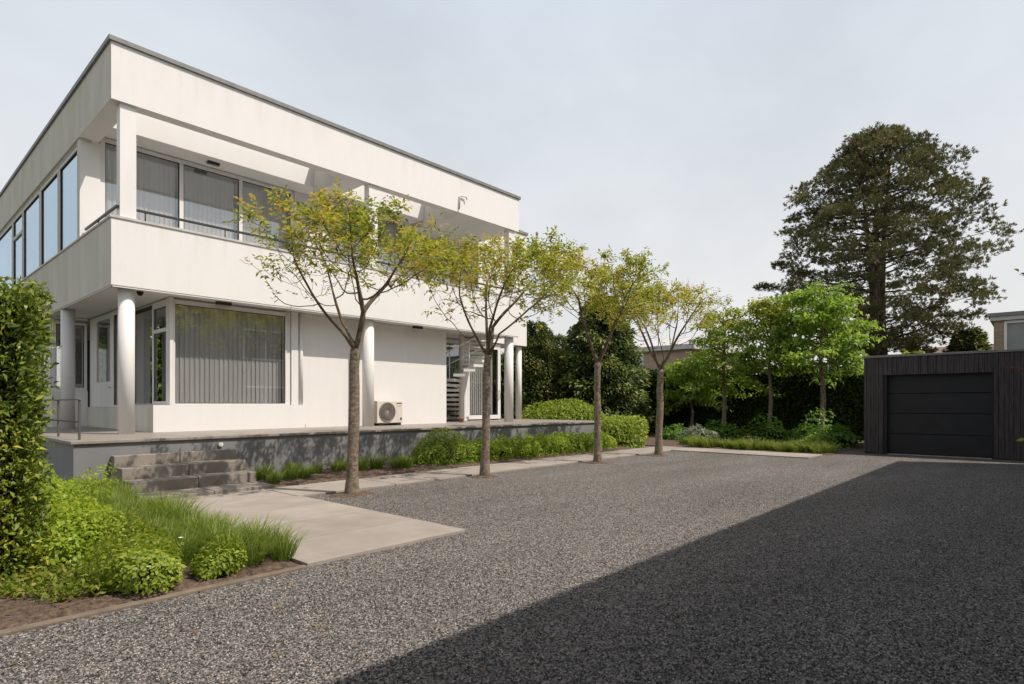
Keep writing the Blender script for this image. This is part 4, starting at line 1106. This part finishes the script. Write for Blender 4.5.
# ground cover in the near bed
rng = np.random.default_rng(67)
n = 2600
P = np.stack([rng.uniform(.35, 1.5, n), rng.uniform(5.5, 6.5, n), rng.uniform(.05, .13, n)], 1)
dn = np.sin(P[:, 0] * 6 + 1) + np.sin(P[:, 1] * 7 + P[:, 0] * 3); P = P[(dn > -.7) & (P[:, 1] > 5.45 + .12 * np.sin(P[:, 0] * 9))]
n = len(P); L = .05 * rng.uniform(.6, 1.3, n)
o = quads_obj('ground_cover', leaf_quads(P, rand_dirs(n, rng) + [0, 0, .4], rand_dirs(n, rng) + [0, 0, 1.2], L, L * .6, rng), rng.random(n), M['leaf_ground'])
tag(o, 'low yellow-green ground cover by the kerb', 'ground cover', kind='stuff')

# shade planting before the far hedge
fp = 'shade plants before the far hedge'
for i, (x, y, rx, h, m, lb) in enumerate((
        (25.2, 8.3, .9, .75, 'leaf_fern', 'broad dark-leaved plant at the foot of the rusty-topped tree'),
        (25.0, 6.9, .8, .8, 'leaf_fern', 'leafy plant left of the tree trunk nearest the garage'),
        (24.6, 10.0, .8, .55, 'leaf_fern', 'low dark plant under the leftmost garden tree'),
        (23.6, 5.5, .75, .65, 'leaf_fern', 'bluish green plant beside the garage corner'),
        (22.4, 6.0, .6, .42, 'leaf_back', 'pale broad-leaved plant at the right end of the grass edging'),
        (23.4, 11.7, .8, .5, 'leaf_fern', 'low dark green plant left of the white-flowered one'),
        (22.6, 10.2, .7, .55, 'leaf_silver', 'silvery feathery plant behind the white-flowered one'))):
    shrub('shade_plant', x, y, rx, rx * .9, h, 900, .14, M[m], lb, 'plant', z0=.03, seed=70 + i, group=fp, lump_amp=.5)
shrub('flowering_plant', 20.9, 9.7, .45, .5, .34, 1100, .09, M['leaf_fern'], 'low plant with white flowers at the bend of the path', 'plant', z0=.03, seed=80, flowers=14)

# ================================================================== GRASS
def grass_mesh(name, seed, nb_, h, spread, w=.006, lean=.55):
    rng = np.random.default_rng(seed)
    a = rng.uniform(0, 2 * math.pi, nb_); q = np.sqrt(rng.random(nb_)) * spread
    B = np.stack([q * np.cos(a), q * np.sin(a), np.zeros(nb_)], 1)
    a2 = a + rng.normal(size=nb_) * .7; ln = lean * (.25 + q / spread) * rng.uniform(.4, 1.3, nb_)
    H = h * rng.uniform(.55, 1.1, nb_)
    out = np.stack([np.cos(a2), np.sin(a2), np.zeros(nb_)], 1); sd = np.stack([-np.sin(a2 + .6), np.cos(a2 + .6), np.zeros(nb_)], 1) * w
    p1 = B + out * (H * ln * .35)[:, None] + np.array([0, 0, 1]) * (H * .55)[:, None]
    p2 = B + out * (H * ln)[:, None] + np.array([0, 0, 1]) * (H * (1 - .25 * ln ** 2))[:, None]
    V = np.concatenate([np.stack([B - sd, B + sd, p1 + sd * .8, p1 - sd * .8], 1), np.stack([p1 - sd * .8, p1 + sd * .8, p2 + sd * .15, p2 - sd * .15], 1)])
    tone = rng.normal(.5, .22, nb_)
    me_o = quads_obj(name, V, np.concatenate([tone - .05, tone + .08]), M['grass'])
    me = me_o.data; bpy.data.objects.remove(me_o)
    return me
gm = [grass_mesh('grass_clump', 90 + i, 210, .33, .11, .004, .85) for i in range(5)]
gt = [grass_mesh('grass_tuft', 95 + i, 150, .30, .11, .007) for i in range(4)]
ge = [grass_mesh('edging_grass', 99 + i, 170, .34, .2, .012, .8) for i in range(4)]
for me in ge: me.materials[0] = M['grass_yellow']
rng = random.Random(5)
cl = []
yy = 5.48
while yy < 11.95:
    lo = 2.02 if yy > 6.0 else 2.38
    xx = lo + rng.uniform(0, .1)
    while xx < (2.84 if yy < 9.3 else 2.62 if yy < 10.3 else 2.75):
        cl.append((xx + rng.uniform(-.06, .06), yy + rng.uniform(-.08, .08))); xx += .30
    yy += .27
for i, (x, y) in enumerate(cl):
    o = link('grass_clump', gm[i % 5]); o.location = (min(x, 2.86), y, .05); o.rotation_euler = (0, 0, rng.uniform(0, 6.28)); s = rng.uniform(.8, 1.15); o.scale = (s, s, s * rng.uniform(.85, 1.1))
    tag(o, 'fine-bladed green grass clump in the dense drift left of the pale paving', 'grass', 'grass clumps left of the paving')
nm = ['first', 'second', 'third', 'fourth', 'fifth', 'sixth', 'seventh', 'eighth', 'ninth', 'tenth', 'eleventh', 'twelfth', 'thirteenth', 'fourteenth']
for i, (x, y) in enumerate(((5.27, 10.75), (5.33, 11.35), (5.72, 11.0), (6.02, 11.0), (6.1, 11.6), (6.5, 11.4), (7.0, 11.4), (7.25, 11.55), (7.55, 11.3), (7.95, 11.3), (8.35, 11.1), (8.6, 11.0), (8.75, 11.35))):
    o = link('grass_tuft', gt[i % 4]); o.location = (x, y, .07); o.rotation_euler = (0, 0, i * 1.3); s = rng.uniform(.9, 1.25); o.scale = (s, s, s)
    tag(o, 'small green grass tuft below the plinth, %s from the steps' % nm[i], 'grass', 'grass tufts below the plinth')
k = 0
for y in np.arange(5.1, 9.3, .36):
    for x in (20.0, 20.45) if rng.random() < .72 else (20.2,):
        o = link('edging_grass', ge[k % 4]); o.location = (x + rng.uniform(-.1, .1), y + rng.uniform(-.1, .1), .02); o.rotation_euler = (0, 0, rng.uniform(0, 6)); s = rng.uniform(.95, 1.3); o.scale = (s, s, s)
        tag(o, 'yellow-green arching grass clump in the edging behind the far path', 'grass', 'edging grass behind the far path'); k += 1

# fallen leaves on gravel and soil
rng = np.random.default_rng(77)
n = 700
P = np.stack([rng.uniform(.3, 14, n), rng.uniform(.8, 9, n), np.full(n, .012)], 1)
P2 = np.stack([rng.uniform(.5, 2.4, 150), rng.uniform(5.3, 7, 150), np.full(150, .075)], 1); P = np.vstack([P, P2]); n = len(P)
L = rng.uniform(.02, .055, n)
D = rand_dirs(n, rng); D[:, 2] *= .1; Nn = rand_dirs(n, rng) * .3 + np.array([0, 0, 1.0])
o = quads_obj('fallen_leaves', leaf_quads(P, D, Nn, L, L * .6, rng, .06), rng.random(n), M['litter'])
tag(o, 'scattered orange and yellow fallen leaves', 'leaves', kind='stuff')

# loose stones standing proud of the gravel near the camera
rng = np.random.default_rng(78)
n = 170000
dep = 2.4 + 9.5 * rng.random(n) ** 1.4; lat = rng.uniform(-.95, .95, n) * dep
A = R(41.95); X = math.cos(A) * dep + math.sin(A) * lat; Y = math.sin(A) * dep - math.cos(A) * lat
ok = (Y > -1.2) & ~((Y > 5.1) & (X < 4.98)); X, Y = X[ok], Y[ok]; n = len(X)
sz = rng.uniform(.004, .0088, n)
dirs = np.array([(1, 0, 0), (0, 1, 0), (-1, 0, 0), (0, -1, 0), (0, 0, 1.0)])
V5 = dirs[None] * (sz[:, None] * rng.uniform(.65, 1.35, (n, 5)))[:, :, None]
ang = rng.uniform(0, 6.28, n); c_, s_ = np.cos(ang), np.sin(ang)
V5 = np.stack([V5[..., 0] * c_[:, None] - V5[..., 1] * s_[:, None], V5[..., 0] * s_[:, None] + V5[..., 1] * c_[:, None], V5[..., 2]], -1)
V5 += (rng.normal(size=(n, 5, 3)) * .15) * sz[:, None, None]
V5 += np.stack([X, Y, sz * .3], 1)[:, None]
tri = np.array([(0, 1, 4), (1, 2, 4), (2, 3, 4), (3, 0, 4)])
me = bpy.data.meshes.new('loose_stones')
me.vertices.add(n * 5); me.vertices.foreach_set("co", V5.reshape(-1).astype(np.float32))
idx = (np.arange(n)[:, None, None] * 5 + tri[None]).reshape(-1).astype(np.int32)
me.loops.add(len(idx)); me.loops.foreach_set("vertex_index", idx)
me.polygons.add(n * 4); me.polygons.foreach_set("loop_start", np.arange(0, n * 12, 3, dtype=np.int32))
me.update(calc_edges=True)
a = me.attributes.new("rnd", 'FLOAT', 'FACE'); a.data.foreach_set("value", np.repeat(rng.random(n), 4).astype(np.float32))
M['stone'] = leaf_mat("loose_stone", [(0.022, 0.022, 0.0215), (0.068, 0.065, 0.062), (0.145, 0.135, 0.126), (0.25, 0.231, 0.212), (0.46, 0.41, 0.365)], 0, .8, .25)
me.materials.append(M['stone'])
tag(link('gravel_stones', me), 'loose grey gravel stones', 'gravel', kind='stuff')

# ================================================================== NEIGHBOURS
hb = empty('brick_house', (30, 1.45, 0), 0, 'buff brick flat-roofed house with a wide pale window behind the garage', 'house')
o0 = (30, 1.45, 0)
b = MB(o0); b.box(30, 38, 1.15, 1.45, 0, 4.82); b.box(30, 38, -8, -6, 0, 4.82); b.box(30.1, 38, -6, 1.15, 0, 2.9); b.box(30.6, 38, -6, 1.15, 2.9, 4.82); b.build('wall', M['brick_buff'], hb)
b = MB(o0); b.box(29.8, 38.2, -8.2, 1.62, 4.98, 5.12); r_ = b.build('roof', M['coping'], hb)
b = MB(o0); b.box(29.86, 38.1, -8.1, 1.56, 4.82, 4.975); b.build('fascia', M['coping_light'], hb)
b = MB(o0); b.box(30.0, 30.1, 1.05, 1.14, 2.9, 4.8); b.box(30.0, 30.1, -6, 1.05, 4.70, 4.80); b.box(30.0, 30.1, -6, 1.05, 2.905, 2.98); w_ = b.build('window', M['white'], hb)
b = MB(o0); b.box(30.05, 30.06, -6, 1.05, 2.98, 4.70); b.build('pane', M['glass_low'], w_)
b = MB(o0); b.box(30.105, 30.115, -6, 1.05, 2.98, 4.70); b.build('roller_blind', M['frost'], w_)
o0 = (38, 20, 0)
hm = empty('brick_house', o0, 0, 'brown brick house with pale roof edge behind the fourth row tree', 'house')
b = MB(o0); b.box(38, 46, 17.9, 21.4, 0, 5.3); b.box(38.1, 46, 21.4, 24, 0, 5.3); b.build('wall', M['brick_brown'], hm)
b = MB(o0); b.box(37.6, 46.4, 17.4, 24.4, 5.3, 5.62); b.add([(37.6, 17.4, 5.625), (37.6, 24.4, 5.625), (41, 24.4, 6.4), (41, 17.4, 6.4), (46.4, 17.4, 5.625), (46.4, 24.4, 5.625)], [(0, 1, 2, 3), (3, 2, 5, 4), (0, 3, 4), (1, 5, 2)]); b.build('roof', M['roof_grey'], hm)
b = MB(o0); b.box(38.0, 38.09, 21.42, 21.6, 2.6, 5.29); b.box(38.0, 38.09, 21.6, 23.4, 5.1, 5.29); b.box(38.0, 38.09, 21.6, 23.4, 2.6, 3.1); w_ = b.build('window', M['white'], hm)
b = MB(o0); b.box(38.03, 38.04, 21.6, 23.4, 3.1, 5.1); b.build('pane', M['glass_sky'], w_)
o0 = (46, 7, 0)
hg = empty('bungalow', o0, 0, 'distant bungalow with reddish roof and white chimney seen over the garage', 'house')
b = MB(o0); b.box(46, 54, 2.8, 5.4, 0, 4.7); b.build('wall', M['brick_buff'], hg)
b = MB(o0); b.add([(45.6, 2.4, 4.7), (45.6, 5.8, 4.7), (50, 5.8, 5.5), (50, 2.4, 5.5), (54.4, 2.4, 4.7), (54.4, 5.8, 4.7)], [(0, 1, 2, 3), (3, 2, 5, 4), (0, 3, 4), (1, 5, 2)]); rf = b.build('roof', M['roof_red'], hg)
b = MB(o0); b.box(46.2, 47.0, 6.1, 6.75, 0, 5.62); b.build('chimney', M['white'], rf)

for i, (x, y, h_) in enumerate(((-9, 36, 8.0), (-4.5, 41, 9.0), (-1.5, 50, 9.5), (-10, 52, 9.5), (-6, 62, 10))):
    conifer('side_garden_tree', x, y, h_, 3.6, 5000, .42, M['leaf_back'], 'leafy green tree in the side garden left of the villa, %s from the yard' % ('nearest', 'second', 'third', 'fourth', 'farthest')[i], 130 + i, z0=.6, taper=.5, droop=.1)
# young tree just outside the right edge whose twigs reach into view
rng = np.random.default_rng(88)
t = empty('young_maple', (7.85, -.55, 0), 0, 'slim young tree at the right edge with a red-leaved twig', 'tree')
mb = MB(); mb.tube([(0, 0, -.03), (.03, .02, 1.0), (0, .05, 2.2), (.05, .08, 3.4)], [.035, .03, .02, .008], 8); mb.build('trunk', M['bark'], t)
mb = MB(); LV, LR = [], []
def tw(p, q, n_, red):
    p, q = np.array(p), np.array(q); mid = (p + q) / 2 + [0, 0, .05]
    mb.tube([p, mid, q], [.008, .005, .002], 4, cap=False)
    for k in range(n_):
        f = .55 + .45 * k / max(1, n_ - 1); c = p + (q - p) * f + [0, 0, .02]
        (LR if red else LV).append((c, unit((q - p)[None])[0] + rng.normal(size=3) * .6))
tw((.02, .05, 2.3), (-.02, .73, 2.86), 7, False)
tw((.0, .05, 2.6), (.25, .55, 3.1), 6, False)
tw((.02, .04, 1.7), (-.08, .84, 1.93), 6, True)
tw((.02, .03, .9), (.05, .68, 1.18), 5, False)
for a in range(10):
    an = rng.uniform(2.6, 6.8); z = rng.uniform(1.4, 3.2); tw((.02, .05, z), (.6 * math.cos(an), min(.45, .6 * math.sin(an)), z + .4), 7, False)
mb.build('branches', M['twig'], t)
for nm_, LL, mt in (('leaves', LV, 'leaf_bush'), ('red_leaves', LR, 'leaf_red')):
    P = np.array([q[0] for q in LL]); D = np.array([q[1] for q in LL]); n = len(P); L = rng.uniform(.03, .05, n) if nm_ == 'red_leaves' else rng.uniform(.05, .09, n)
    quads_obj(nm_, leaf_quads(P, D, rand_dirs(n, rng) + [0, 0, .8], L, L * .5, rng), rng.random(n), M[mt], t)
